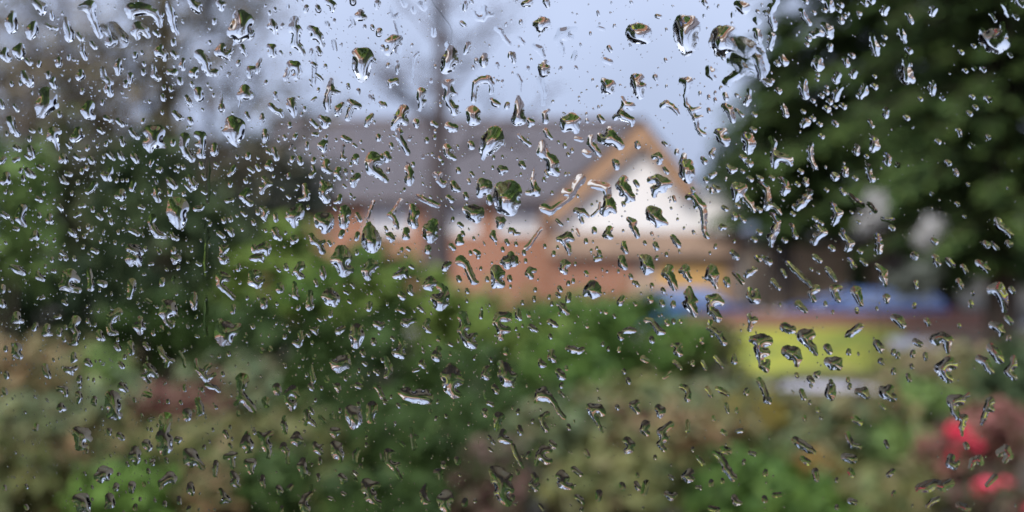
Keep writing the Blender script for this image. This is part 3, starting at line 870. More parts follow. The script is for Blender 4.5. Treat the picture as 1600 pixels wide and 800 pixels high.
undergrowth('dry_undergrowth', 'dry brown stalks and leaves filling the bed', LM['tan'], 41, 420, [(60, 600, 9.4, 170, 60), (160, 720, 8.4, 170, 80), (330, 690, 8.6, 130, 70), (1060, 690, 8.7, 170, 80), (1330, 700, 8.6, 170, 80), (1480, 590, 10.5, 130, 40)])
undergrowth('olive_undergrowth', 'loose olive leaves filling the bed', LM['olive'], 42, 460, [(120, 670, 8.8, 190, 60), (420, 700, 8.5, 170, 60), (930, 700, 8.4, 170, 80), (1180, 660, 9.0, 220, 60), (1350, 740, 8.0, 180, 60)])
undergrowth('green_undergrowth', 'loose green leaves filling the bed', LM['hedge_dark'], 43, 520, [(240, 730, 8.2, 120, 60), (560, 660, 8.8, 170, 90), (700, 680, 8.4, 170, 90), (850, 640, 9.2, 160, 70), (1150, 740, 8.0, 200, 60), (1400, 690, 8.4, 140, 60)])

# ------------------------------------------------------------------ the window and the room one looks out of
UX = Vector((math.cos(PANE_YAW), math.sin(PANE_YAW), 0))          # along the glass
NX = Vector((-math.sin(PANE_YAW), math.cos(PANE_YAW), 0))         # out through the glass
PC = EYE + Vector((0, PANE_D, 0))                                 # a point on the wet outer face


def on_pane(px, py):
    """photo position -> (u, v) in metres on the outer face of the glass"""
    d = ray(px, py)
    t = (PC - EYE).dot(NX) / d.dot(NX)
    p = EYE + d * t - PC
    return p.dot(UX), p.z


M['clear'] = bpy.data.materials.new('clear')
M['clear'].use_nodes = True
_nt = M['clear'].node_tree; _nt.nodes.clear()
_o = _nt.nodes.new('ShaderNodeOutputMaterial'); _t = _nt.nodes.new('ShaderNodeBsdfTransparent')
_t.inputs['Color'].default_value = (0.975, 0.98, 0.975, 1)
_nt.links.new(_t.outputs[0], _o.inputs['Surface'])
M['water'] = bpy.data.materials.new('water')
M['water'].use_nodes = True
_nt = M['water'].node_tree; _nt.nodes.clear()
_o = _nt.nodes.new('ShaderNodeOutputMaterial'); _t = _nt.nodes.new('ShaderNodeBsdfGlass')
_t.inputs['IOR'].default_value = 1.333; _t.inputs['Roughness'].default_value = 0.0
_t.inputs['Color'].default_value = (0.99, 0.995, 1.0, 1)
_nt.links.new(_t.outputs[0], _o.inputs['Surface'])

win = empty('window', PC, 'large house window whose outer glass is covered in raindrops', 'window', rotz=PANE_YAW)
WU, WV0, WV1 = 1.25, -0.62, 0.68
m = MB(); m.box(-WU, WU, -0.0045, -0.0003, WV0, WV1); m.build('pane', M['clear'], win)
m = MB()
t = .06
m.box(-WU - t, -WU, -.05, .03, WV0 - t, WV1 + t); m.box(WU, WU + t, -.05, .03, WV0 - t, WV1 + t)
m.box(-WU, WU, -.05, .03, WV1, WV1 + t); m.box(-WU, WU, -.05, .03, WV0 - t, WV0)
m.build('frame', M['white'], win)


def room(name, mb, mat):
    o = mb.build(name, mat); o.location = PC; o.rotation_euler = (0, 0, PANE_YAW); return tag(o, kind='structure')


M['plaster'] = solid('plaster', (0.45, 0.43, 0.40), 0.9, 0.05)
M['carpet'] = solid('carpet', (0.12, 0.10, 0.09), 0.95, 0.1, 30)
a, b = WU + t + .003, 3.2
m = MB()
m.box(-b, -a, -.06, .08, -3.1, 2.2); m.box(a, b, -.06, .08, -3.1, 2.2); m.box(-a, a, -.06, .08, WV1 + t + .003, 2.2); m.box(-a, a, -.06, .08, -3.1, WV0 - t - .003)
room('house_wall', m, M['brick'])
m = MB(); m.box(-b, b, -4.2, -.062, -1.56, -1.46); room('room_floor', m, M['carpet'])
m = MB(); m.box(-b, b, -4.2, -.062, 1.05, 1.15); room('room_ceiling', m, M['plaster'])
m = MB(); m.box(-b, b, -4.3, -4.202, -1.458, 1.048); m.box(-b - .1, -b - .002, -4.2, -.062, -1.458, 1.048); m.box(b + .002, b + .1, -4.2, -.062, -1.458, 1.048); room('room_wall', m, M['plaster'])

DROPS = """
A0
80 85 18 70 140 32 75 175 32
215 10 18 245 35 22 265 70 22 280 35 14
320 75 8 328 112 14
210 155 22 200 195 34 190 225 20
410 115 10 420 170 20 435 230 26 455 200 10
505 45 18 560 40 34 575 100 20 610 190 18 625 220 17
640 165 14 660 185 18 680 215 12 690 265 28 720 260 14
485 215 12 510 242 16
572 270 12 595 295 14
775 235 16 790 255 12
35 315 18 20 345 18 50 368 20
130 295 22 105 320 24 125 345 24 150 330 10
165 375 12 190 395 14
245 400 16
370 370 14 368 400 20
515 285 10 515 325 12 535 365 13
430 360 13
145 455 16 165 490 24 190 525 20 195 490 14
505 450 16 500 478 22 520 475 12
335 490 10 325 515 14 342 540 15
305 470 20
640 430 14 650 480 16 680 505 14 675 560 20 690 590 16 700 520 10
745 380 14 735 420 18 740 455 16 760 430 10
785 525 18
515 570 16
290 590 36 330 610 24 250 660 26 260 705 26 300 680 20 345 660 20 298 640 36
560 660 28 525 690 18 550 715 24 580 730 16
660 735 14 690 750 14
735 750 12 765 780 14
90 660 10 110 690 10
8 630 10 18 665 16
375 715 17
640 640 14
75 525 14
130 520 13
285 150 8 320 172 12 355 180 10
A1
20 60 34 70 55 34 120 60 26 20 105 18 170 85 18 195 130 16 200 160 14
60 165 26 40 200 18 100 190 24 125 225 14 60 235 14
165 200 10 190 220 13
250 20 14 265 70 22 275 120 20 290 180 16 310 210 10 300 100 10
385 0 14 420 40 24 440 65 20 450 30 12
570 20 16 585 55 14 600 25 12
215 95 13
540 135 16
700 100 34 750 130 34 680 160 30 650 200 26 700 220 30 740 200 30 765 230 20 665 280 8 705 165 42
775 210 18
590 290 20 565 325 22 610 345 20 640 370 10 655 310 10
710 290 14 725 320 16 740 345 8
285 267 18
205 290 14 195 325 26 225 340 20 230 375 10
280 330 14 300 350 18
45 345 17
88 330 12
345 375 12 335 410 14 345 430 12
155 400 8 165 440 12 160 470 14 190 490 16
98 452 17
255 450 16 290 452 20
420 440 20 405 460 20 425 475 12
445 340 28 470 370 26 500 395 18 485 420 22 510 455 18 545 450 16 555 465 14
690 395 16
760 432 16 785 430 16 760 475 14
f 630 465 14
325 507 19
15 470 16 10 510 14
400 527 14
225 548 14
270 558 16
440 570 24 445 605 26
365 605 12 380 640 17 395 660 10
220 610 18
585 570 4 585 640 10 585 680 20
730 560 26 700 595 16 765 600 18 735 605 18 700 640 10 695 660 8
290 705 14 318 735 17 340 740 10
385 745 14 395 765 14
740 710 12 755 745 10
135 635 10
215 702 12
498 528 9
535 595 10
513 266 12
650 765 36 690 785 34 650 820 40 690 840 30 660 870 24 685 900 18 600 820 10
100 400 12
95 757 14
A2
315 45 14 310 70 12
388 55 20
450 10 20 480 30 18 475 65 14
605 5 24
760 20 18 755 50 12
f 200 40 12
120 60 13
85 80 12
60 35 9
95 130 14 110 165 20 118 200 14 75 165 12
165 160 13
240 125 24 225 180 22 260 180 18 250 240 22 235 280 16 270 290 18 295 335 14
340 180 20 370 190 18 395 230 20 415 280 16 355 230 16
385 300 12 400 335 15
f 345 320 14
655 80 20 640 105 22 675 110 16
f 595 110 10 610 150 12 585 170 8
770 203 22
680 168 12
728 172 15
490 130 12
f 445 150 16
f 485 260 14 495 310 12
s 640 345 40 680 355 42 650 420 40 670 450 36 660 485 28 690 400 30
80 290 16 110 290 12 100 330 24 115 345 14
30 370 8 15 410 14 8 450 12
215 400 18 250 410 24 265 450 18 200 460 16 185 490 16 240 480 12 265 490 8
352 398 12 372 412 13
435 415 13
375 465 8 395 480 10 415 500 8
155 330 12
215 335 8
62 515 12
120 585 12 122 615 9
390 562 12
470 500 12 465 550 18 450 600 18 445 650 22 450 685 14 490 575 14 520 580 10
575 530 10 580 550 9
640 565 12 642 585 8
350 630 7 372 612 9
f 710 600 8 730 622 12
90 660 16 120 690 14 150 700 16 165 725 10
205 630 12 235 620 12 220 660 26 235 700 18 240 730 8
38 715 8 40 745 15 32 770 9
305 680 13
285 715 10
540 650 12 515 680 20 510 710 18
585 635 16 610 650 18 640 665 18 590 690 16 575 740 16
725 720 12 705 750 18 690 780 14
785 655 18
345 755 12 380 790 12
400 735 14 440 760 24 430 785 18
210 783 16
740 375 11
793 300 16
A3
f 110 0 12 130 30 16
f 185 65 18
f 230 25 18 250 50 18
f 60 110 14 90 95 14
510 20 14 505 60 12
545 10 14
f 565 80 12 580 115 14 620 115 18 640 90 16 680 90 12 630 50 14 610 70 12
485 142 12 500 155 13
f 308 180 12 312 215 16
f 700 180 12 730 195 14 750 235 12 785 275 12
20 265 18 60 245 22 100 240 14 60 285 20 25 325 22 100 275 10
528 280 18 520 310 16 505 335 8
25 408 13
85 390 11 85 430 10 83 460 7
320 415 10
400 280 18 425 335 28 385 370 22 445 385 20 385 430 26 420 425 20
630 350 18 622 385 24 625 405 16
578 380 15
557 420 10
f 707 410 17
790 345 18
40 515 16 75 505 16 85 525 8 40 540 10
560 630 14 565 570 14 575 520 18 610 500 20 650 495 20 675 530 14 670 580 12
235 575 26 225 610 18 235 650 16 225 685 10 260 630 8
390 525 22 425 510 16 410 570 22 390 610 20 415 650 20 440 700 18 455 670 12 450 590 10
670 620 10 695 645 18 715 655 14
770 660 18
555 700 34 560 745 34 590 700 14 590 760 12
f 295 505 12
f 740 510 10
125 685 28 100 730 26 70 770 20 130 760 22 60 795 18
200 760 18 205 785 14
305 770 14 325 785 13
400 785 20 440 800 20 420 810 16
5 655 14
f 215 330 8 190 360 7 183 420 5 178 520 4
A4
75 25 16 110 15 22
215 10 20 225 38 12
150 150 20 190 140 26 215 145 26 180 175 26
55 138 13
f 45 240 12 70 270 13
f 140 290 16 175 310 20 195 350 14
f 300 190 14 345 185 14 285 245 20 340 230 22 395 180 14 375 230 14 310 300 16 315 330 12
f 395 330 14 380 375 12
210 385 12 185 425 18 225 425 16 195 460 20 225 460 12
8 340 14 12 385 12
f 100 430 14
535 72 7 542 95 8
640 162 10
490 208 9
f 540 172 10 575 185 10
605 295 12 620 318 10
f 580 375 16 615 390 16
570 505 16 620 525 20 580 550 18 610 565 24 640 530 10 570 580 10
s 770 205 44 820 215 44 795 190 40 830 240 30 780 235 30
s 770 490 24 800 490 24 760 530 18 790 560 28 800 600 20 820 540 18
40 610 12 45 660 24 45 700 26 30 750 28 60 750 26
105 750 12 125 765 16 110 785 10
230 690 10 205 710 14 210 755 18
375 735 26 325 755 20 410 750 20 350 785 22 390 785 26 320 785 16 330 805 18 400 812 20
545 730 14 565 755 16
690 615 12 705 650 14 745 665 22 680 700 14 645 735 16 700 730 24 750 750 16 750 780 10
f 470 755 12
465 712 9
f 400 425 12
f 305 430 13
f 35 470 10 55 510 10 52 570 5
505 500 9
A5
105 100 12 125 105 12
s 260 130 30 240 170 26 250 230 30 265 290 22 320 140 34 350 165 24 320 220 32 310 290 34 290 320 28 345 250 20
400 10 14 410 25 12
425 50 9
490 38 9
630 40 22 660 50 26 650 75 16
400 100 10
f 580 95 14
s 500 180 16 490 220 36 470 270 32 545 190 26 580 190 22 550 250 30 520 310 30 490 330 22 580 300 24
f 620 280 40 680 300 40 660 330 30
520 355 16
735 200 16 745 235 18 750 265 10
f 740 135 18
f 745 310 10 770 335 10
740 370 22 750 410 22 765 450 20 765 490 18
f 430 430 20 435 460 18 465 490 14 470 445 14
f 560 380 18 620 400 26 660 440 22 600 470 24 540 510 20 560 530 14
95 480 15 105 500 8
165 185 9
160 375 11
165 540 9
260 505 16 300 510 26 295 555 16 280 600 8 290 655 12 320 690 14 345 740 14 355 780 12 370 680 12 385 730 10 355 800 10 380 830 14 400 840 14
140 660 16 165 645 16 200 665 14 225 690 12 240 715 9
530 590 13 540 615 15
375 585 12
430 607 12
470 580 10
470 625 12
505 550 11
430 690 14
608 598 10
685 570 10 680 620 14 665 650 12
530 665 18 560 680 18 570 720 20 580 750 18 530 690 10
605 690 9 640 722 10
720 720 12
795 520 18
740 75 10
798 90 16
A6
55 10 14 30 50 18 15 90 16 35 150 18 40 180 14
30 225 16 20 270 16 15 305 12
240 15 13
290 83 11
340 5 14
385 20 18 395 55 20
357 68 12
460 35 14
448 68 12
500 85 10
482 107 11
575 88 12
455 110 10 462 135 14
600 15 12 615 30 12
650 5 20
742 50 14 728 80 16
215 70 12 230 110 14 262 150 10
355 160 14 380 190 24 390 225 18
285 220 16 320 205 18 340 215 12
258 248 13
247 283 11
392 285 12 390 310 12
650 220 12 660 260 14 675 300 20 680 335 14
733 235 12
722 278 9
530 352 15
90 355 12 105 390 20
65 400 15
320 375 18 315 415 24 330 415 20
485 370 13 495 405 14
545 452 13 535 475 15
440 470 16 428 505 16
222 510 18 225 555 20 235 600 18
455 545 14 430 590 16 425 620 14
605 540 14 605 575 18 575 605 14
670 545 16
338 602 13
370 580 13
370 545 9
285 632 11
70 572 16
8 520 18
30 505 10
390 640 15
375 685 17
425 672 9
475 668 16
90 655 10 105 685 13 115 720 14
742 690 13 738 725 13
225 700 11
285 745 13
245 765 18 220 785 12
328 780 12
415 765 10 428 780 13
635 755 8 655 790 9
670 480 9
315 470 9
310 500 9
A7
240 60 16 228 90 13
70 85 10 90 115 11 98 140 11
28 180 11 42 225 18 55 260 10
87 320 17
60 360 15 68 410 16 75 460 24 60 505 18 100 500 20
232 520 13 230 560 16 230 585 12
540 190 16 550 250 26 590 290 26 640 300 28 685 270 26 675 210 16 665 150 14 612 235 50
790 25 22
755 112 15
490 290 11
412 330 13
718 348 12
550 438 14
438 445 12
f 495 430 12
482 608 12
582 625 17
502 675 13
465 713 14
295 617 12
157 622 11
72 740 14
598 95 9 620 130 9
f 690 40 18 710 90 16
B0
65 -50 24 85 10 18 110 40 16
185 68 15
45 35 12
190 12 10 210 22 10
f 250 15 14
330 25 26 370 25 14 310 60 16 345 70 16 355 100 12 362 135 8
490 15 20 460 65 20 485 60 18 515 48 12
420 95 10 440 118 13
95 118 14 120 135 13
185 120 14 195 150 18 205 175 14
160 170 9 190 188 12
90 202 13 112 192 13
25 190 15 8 210 16
395 180 18 380 205 14 410 208 14
470 172 14 500 188 16 520 190 14
548 125 16
560 185 12 575 205 18 590 212 10
675 155 12 695 178 12 712 195 8
745 150 12 758 178 14 770 195 10
760 65 12 770 100 14
620 8 14 642 25 13
688 75 11
662 100 13
610 112 12
650 177 12
640 207 11
240 240 11 265 252 13
165 260 14 185 285 18 210 302 13
145 315 16
130 265 14
40 295 20 20 335 16 50 335 16
f 270 345 13
382 305 12 395 330 15 420 345 9
415 285 13 440 290 13
515 268 17
545 250 14
487 340 14
450 408 12
645 290 16 665 312 16 688 322 11 690 270 14 695 240 8
590 350 18 575 380 14 550 398 16
760 400 20 735 425 16 760 438 16 775 430 12
570 295 11
730 328 12
765 325 10
795 325 10
368 485 12 385 508 11
500 488 12 525 485 12
230 438 12 255 452 12
35 398 12
72 405 10
275 408 11
190 385 10
660 508 14
682 540 12
580 508 15
610 545 12 632 565 12
470 550 11 495 538 12
695 585 15
15 535 14 45 555 14
140 500 24 120 560 22 140 590 16 155 608 12
85 625 10 110 632 11
245 545 14
310 550 16 300 582 12 325 588 12
550 615 14
572 630 14
495 628 12
435 640 12 455 655 16 470 672 12
525 675 12
545 655 9
740 650 12
770 632 9
220 655 14 195 692 12 230 688 14
630 707 12
235 735 11
290 720 11
265 712 9
340 700 11
520 742 12
720 715 11
575 760 12 605 775 12
380 775 12 400 788 11
400 728 9
760 495 10
780 500 8
B1
15 10 12 35 40 14 60 60 13
130 20 30 190 25 34 160 60 30 120 100 22 140 140 14 200 100 20 230 115 12 165 90 34
282 92 17
355 60 28 345 110 18 370 160 22 400 195 18
430 40 18 460 50 24 465 100 16 430 100 12 455 165 20 475 180 10
540 110 16 540 150 22
750 175 18
680 180 10
35 175 18 55 205 16
150 205 12 140 235 8
200 262 17 190 262 14
315 235 12
345 245 14
455 222 12 462 240 16
545 222 9 562 235 9
665 240 10 655 265 14 632 292 11
755 250 10 780 270 11
468 295 9 480 318 9
250 315 12 265 340 18 290 365 18
f 175 320 9 180 345 8
180 385 16 175 420 16 190 450 16 205 400 10
385 300 14 400 340 16 412 365 18 430 350 10
362 355 9 380 375 9 392 392 8
368 315 11
262 405 17
350 410 14
465 395 8 485 407 9
640 352 15
735 330 14
620 455 13 648 450 13
745 400 22 710 425 14 735 450 16 765 470 18
75 490 13 98 502 9
290 470 34 330 480 34 360 500 22 265 520 20 285 570 20 320 600 24 350 570 16 318 525 40
425 505 16 455 500 14 470 485 9
712 525 8 735 545 10
600 577 16
640 568 16
680 547 9
515 600 11
785 590 15
155 560 22 140 590 14 160 630 18 185 665 20 215 670 16 240 685 10
10 635 12 40 650 12 62 665 12
270 655 9 285 685 11 305 692 13
565 655 12 595 678 12
640 640 18 650 665 14
110 755 14
398 765 10
10 750 22 50 760 26 80 780 16
285 765 18
f 195 770 16
580 740 12 600 760 20 585 790 14 630 740 10
790 755 22
610 632 8
715 635 10
90 400 11
35 340 14 25 380 16
B2
55 20 14 60 60 18 50 85 10
180 60 14
140 78 9
45 108 10
78 145 14 90 155 12
110 130 12 120 160 14 128 188 16
245 55 17
300 58 8
438 60 11
500 75 9
355 38 9 378 42 14
400 10 10
f 225 105 6 210 130 6
242 133 9
318 95 10 318 128 10
430 90 18 405 110 18 420 125 20 425 145 10
545 60 14 570 75 16 590 80 10
545 115 10 540 150 8 540 190 12 555 192 13
610 103 9 625 115 8
655 85 9
765 60 18
625 180 18 615 200 16 630 218 10
85 215 16 75 240 16 95 255 14
228 195 16
270 190 14 280 215 16
360 203 16
418 180 10
592 228 11
440 215 20 430 250 18 450 265 18 468 275 10
515 260 16 505 285 16 525 310 14
560 275 16
602 275 10
490 320 10
5 235 10 18 258 12
12 185 9
110 300 9
355 245 12 365 275 10 345 298 15
f 205 300 16
635 300 16 610 330 20 610 355 16 640 320 8
730 185 30 770 200 28 700 215 18 720 260 26 760 280 26 795 310 18
790 180 16
50 320 16 75 345 16 95 348 10 40 370 16 35 400 14
160 375 9 170 385 7
195 422 8 210 437 8
255 380 9
548 358 8 560 370 8
305 360 14 310 400 16 320 435 16 335 405 8 275 445 12
s 415 345 16 450 370 24 420 390 22 415 420 18 440 445 24
525 425 12 520 455 14 495 465 9
325 495 12
490 497 9 500 510 8
592 420 10
615 440 8
555 515 26 575 530 18 545 560 24 550 600 24 575 580 12
220 530 22 270 505 24 205 560 16 240 590 20 280 550 20 240 610 14 238 548 28
s 400 565 30 450 570 30 395 600 24 450 610 26 430 640 20 470 600 12
35 500 12 60 520 18 50 555 14 60 575 8
12 525 15
122 540 11 125 575 13
632 540 12 650 575 13
s 705 605 18 710 650 34 720 700 50 725 730 44
f 735 460 9 715 510 9 700 560 8
120 640 20 125 675 16 150 690 13
240 695 24 230 712 14
185 655 10
60 640 10
540 650 14 530 675 14
635 660 12 628 692 12
345 670 14 360 705 18 395 725 14 415 770 18 425 710 10
455 712 10 465 730 10
20 760 24 60 735 22 80 745 14 70 785 14
630 778 14
f 180 735 12
B3
90 20 16 95 60 16 120 100 16 148 155 14 110 30 10
f 160 65 14
315 60 12
268 77 15
320 20 9
45 110 15
15 165 18 25 190 18 15 210 8
390 120 18 395 160 16 420 180 16 440 190 12 410 130 12
545 108 22
s 680 30 30 700 30 34 650 80 36 710 70 30 630 130 26 690 110 30 660 140 26 620 185 14 735 95 12
148 220 10 150 260 18 165 280 18 158 325 26 160 350 12
182 228 13
f 245 180 11
350 190 12
365 218 10
f 25 265 14
10 320 18
f 320 290 16 350 290 14 340 325 14 370 355 14 385 340 10
432 345 16 445 375 20 465 385 14
465 265 16
545 283 11 555 298 10
528 325 9 532 342 9
685 185 11
678 248 10
740 180 9
460 115 9
730 255 18 755 260 18 735 285 10
402 432 14 422 452 15
508 412 12 515 435 14
610 340 22 650 350 20 600 380 18 640 385 26 600 415 20 660 375 16
655 430 14 660 460 18
s 730 375 30 790 390 50 720 440 36 780 460 50 740 490 40 790 510 36 830 400 26 820 470 26
515 510 22 560 510 24 600 520 22 540 550 22 580 570 22 610 550 12
715 575 18 735 580 20 725 610 20
430 570 12
470 600 12 485 612 12
f 210 430 14 250 450 12 300 470 16 335 485 14 240 425 8
f 30 545 10 60 520 12 90 480 12 105 455 14 60 560 12 75 600 14 85 625 9
175 490 16 190 530 26 175 580 24 190 605 22
310 595 26 270 630 22 265 670 18 310 640 24 290 695 20 325 680 12
140 640 18 135 680 17 152 685 10
35 675 22 50 690 16 45 710 8
685 650 12 680 675 16 695 700 12
475 680 16 470 710 20 490 715 10
420 735 14 435 752 13
492 660 14
765 705 12 775 725 10
562 690 10
742 758 13
790 640 15
145 750 9 158 760 9
275 760 22
f 110 760 12
570 770 12 590 785 14
540 780 12
127 385 10
8 620 8 18 640 8
B4
45 45 10 75 80 12 110 105 12
210 15 14 225 45 14 245 65 10
195 100 24 190 150 28 220 180 20 250 200 26 270 220 20 250 260 26 280 280 20 225 230 12
60 225 18 75 245 12
150 240 9 140 280 10 130 330 14 145 370 16 155 405 18 170 385 10 95 405 12
495 65 20 485 95 14 515 120 18 535 150 16 550 170 10
f 455 150 16 480 165 18
610 10 18 620 45 22 560 70 20 600 85 24 650 80 26 675 110 24 545 45 12
f 400 65 12 435 75 12
330 110 13
375 140 13
290 88 9
350 165 11
785 105 20
635 200 9 650 220 18 655 245 16
f 430 320 28 400 360 20 380 410 14 360 440 12 335 400 22 300 480 14 240 520 20 200 500 24
f 500 350 22 545 360 22 590 370 24 600 420 20
600 440 24 610 480 30 580 520 28 640 520 14
550 470 7 545 510 8 500 550 8
400 515 16 440 520 14 425 550 12 440 590 10 475 550 10
212 270 9 220 300 9
198 322 12
335 288 10
357 285 8
250 405 10
55 290 9
700 320 22 680 360 26 710 380 26 690 410 18 740 430 22 720 455 14 760 450 8
770 335 12 785 360 12
697 475 14
350 575 9
500 480 8
280 575 8 310 605 9
f 405 635 8 418 670 8
515 640 18
610 630 18 585 670 16 615 680 16
730 570 14 760 590 18 750 610 14 770 640 16 785 675 14
350 675 22 375 695 14 290 695 14 325 710 16 350 745 16 360 785 10
f 180 630 10 145 680 10 110 730 12 90 750 14
25 725 12
205 738 11
462 707 14
260 785 14
75 780 14
285 745 9
5 635 10 20 660 10 45 660 8
700 720 14 700 750 16 715 775 12
545 782 16
495 765 9
530 750 9
B5
490 30 22 525 20 18 500 70 16 535 80 24 540 100 14
145 90 9 165 105 9
f 230 150 16
680 65 24 695 100 24 680 140 20 650 75 12
715 15 14
460 135 12 445 160 14 455 180 12
390 190 12 405 212 16
85 180 14 115 170 16 135 190 10 120 215 14
150 250 9 170 278 11
s 275 170 14 270 220 20 265 290 18 305 220 20 315 270 22 300 320 24 325 290 16
65 325 18 110 315 22 150 330 18 185 350 18 140 375 24 90 380 18 90 420 14
550 240 12 572 262 20 600 260 9
650 190 16
688 225 18
645 272 10
695 322 14
758 318 13
f 535 318 10
445 300 16 470 285 10
410 325 16
420 375 10
f 447 390 15
462 365 10 485 385 16
600 370 26 640 375 24 600 440 20 635 410 16 660 440 18 690 470 16 710 515 13
330 385 14
300 430 16 330 420 18 360 460 20 390 490 20 400 530 18 400 580 16 400 630 12 410 670 12 425 680 12 350 490 14
750 350 18 790 380 18 800 440 18 790 500 14 830 480 12 860 510 12 875 535 9
70 520 28 105 530 26 60 560 18 95 570 24 130 580 22 110 605 16 170 600 8
f 210 430 9 218 455 8
195 502 8
520 495 12 540 508 12
615 490 12
750 515 14
590 552 20
630 555 9 650 580 12
510 620 18 530 620 12
205 680 14 225 710 16 242 732 16
95 725 14 105 750 14
30 718 12
472 740 13
f 75 660 11
718 700 14
750 655 14
437 780 9
165 790 12
590 708 9
575 775 14 600 795 14
f 335 650 11
275 625 8
235 570 8
B6
20 70 18 40 95 14 30 140 14 50 180 28 90 185 24 130 200 22 40 230 20 140 225 14
268 100 14 265 150 14 270 200 13 295 245 11
640 50 10 670 80 16 675 115 20 655 140 12
560 120 13 555 155 15
740 170 12 755 190 14 748 220 16
340 55 13
210 275 13
620 180 10
425 305 18 418 318 12
485 260 14 485 290 15
630 245 16 635 285 12 650 320 17
30 315 12
240 325 11 240 350 13
550 318 12
190 355 12
370 390 10
460 385 9 475 408 12
85 325 14 110 345 16 120 385 17 100 408 13
265 400 14 245 440 16 215 475 18 180 500 16
f 520 430 14 550 460 18 590 485 14
410 490 16 440 535 18 455 530 14 425 575 16 405 605 10
30 550 14 60 590 16 50 640 18 25 690 18 18 730 14
310 620 12 350 650 18 310 680 16 290 715 14
150 610 10 165 650 9 175 678 13
300 573 13
338 597 11
160 540 11
110 705 13
75 768 10
405 755 15
580 535 9
525 528 8
780 628 14
570 590 9
580 775 12
465 640 10 480 680 14 520 720 16 510 750 14 490 765 12
690 680 14 700 730 16 695 770 16
f 640 480 12 670 520 12
f 720 570 10 780 580 14
B7
395 20 12 402 45 9
332 222 15
375 265 10 380 290 11
388 478 11
582 60 12
268 88 13
f 480 115 16
640 580 14 655 615 20 690 640 18 720 670 13
572 733 18
f 600 720 9 635 755 10
713 728 17
246 712 17
125 795 14
f 15 235 14
f 228 415 10
432 555 8
455 355 9
C0
70 65 12 110 85 20 145 105 16
240 128 16 270 145 12 235 100 10
400 110 16 440 120 30 480 150 18 385 190 16 440 200 18 490 215 16
325 92 9 342 96 10
283 63 10
325 22 14
375 12 12
410 10 16
465 15 14
555 80 12 560 120 14 570 180 14 565 200 18
620 165 14 650 175 18
623 213 9
255 265 8 272 260 9
395 285 10 415 300 9
8 290 18 20 305 16
f 15 205 20
105 370 20 85 405 12 115 405 14 140 408 10
350 382 11 370 378 12
225 430 12 212 455 13
295 440 16 275 487 12 300 485 12 320 490 9
375 465 14 370 485 15
475 400 24 450 440 16 480 480 16 470 540 14 440 550 9
410 445 11
400 520 14
715 395 16
548 405 12
595 430 10
615 340 9
570 350 8
545 315 7
690 380 18 740 350 22 680 440 14 690 475 16 725 482 13
620 480 16 625 505 18 645 520 12
725 555 14 740 575 16
735 522 10
35 580 14
105 575 28 90 610 14 125 628 16
460 615 14 455 652 11 475 645 9
545 660 18 565 680 12
280 690 16 290 730 16 305 752 14
415 710 16 445 715 14 480 695 10 450 738 8
750 670 12 765 690 13
585 775 10
495 770 18
780 630 12
40 745 18
550 765 8
C1
20 -50 24 40 -20 28 10 20 22 60 25 24 20 50 14 70 55 14
25 165 22 20 210 18 8 255 14
135 52 9 152 48 10
290 10 18 310 15 20 290 40 12
315 75 12
430 42 8 450 55 9
580 5 16 600 25 22 620 15 10
770 15 12 800 10 20 825 5 20 840 30 10
695 55 9 688 85 12
580 125 24 620 135 20 570 180 13 600 205 15 635 235 13 660 260 13
785 115 26 810 110 20 770 165 16 810 180 18 845 150 10
215 150 14 212 175 13
f 285 145 14
f 78 215 12
415 240 14 410 280 18 415 325 13
225 290 14 270 300 22 285 330 16 200 360 10 225 375 14 245 410 14 270 435 14 300 380 10 285 415 10 255 350 26
75 390 14 70 440 22 45 440 14 75 475 16 100 450 10
575 410 18 570 460 20 560 500 14 590 540 18 630 530 20 620 440 26 660 470 22 690 440 16 690 465 12 612 500 44
660 315 12 655 350 12
745 262 10
700 165 9
f 115 275 10 140 290 10
f 210 455 15
158 482 13
105 550 12 125 575 14
15 550 18 20 600 18
200 580 14 220 620 14 250 650 12 280 655 12 240 690 10
120 690 22 150 720 20 95 750 11 130 780 14 175 750 14
425 650 9 430 700 12 465 740 14 490 770 16 490 700 12 515 680 10 540 740 10
425 498 8 440 505 7
592 738 12
570 625 10
630 610 12
715 775 36 710 810 24 690 880 10 720 880 18 750 920 20 775 950 18 790 970 12 700 900 12 670 925 10
f 735 495 12
780 440 13
f 325 600 8 345 640 8 355 690 7
C2
535 -25 34 560 10 36 500 20 26 530 50 30 550 95 28 590 85 20 480 30 12
185 55 10 190 78 13
135 82 7 148 95 7
280 60 24 250 95 14 275 125 16 295 130 10
415 75 14 420 120 16 420 140 9
720 50 26 760 55 14 690 90 24 700 130 20 735 90 12
150 190 20 150 210 18 165 215 10
240 170 10 245 200 12 245 245 16 260 260 12
370 150 9 380 185 8
598 175 9 612 195 8
550 180 8
555 222 8 575 235 7
460 220 24 430 250 16 455 280 18 490 295 16 510 270 14 500 240 14 468 262 30
340 230 16 335 275 16 335 315 20 355 310 10
50 280 18 50 310 18
130 298 9
265 322 14
578 278 8 592 290 8
712 300 14 705 330 14
470 345 8 465 372 12
435 390 11
390 388 8 405 402 8
750 420 18 775 440 16 795 425 12
390 440 8 370 465 14 380 485 9 345 455 8
515 470 18 545 450 14
275 480 14 285 515 12 265 550 18 240 540 12
180 503 13
195 433 8
128 420 8
322 483 9 332 497 9
350 540 10
80 497 8
615 440 18 610 500 20 625 550 22 650 520 14 665 440 12 665 490 12 636 490 32
735 535 18
475 655 14 495 690 18 515 715 14 540 690 18 575 680 16 570 630 14 560 600 10 530 655 28
665 600 14 672 618 12
670 665 9 688 678 10
730 632 9
742 712 10 762 735 11
645 715 10
f 365 630 12
345 690 9 350 730 10 360 770 14 355 790 10
317 740 11
410 705 9
270 688 9
185 690 8
295 640 9
560 765 12
588 745 9
f 440 770 16
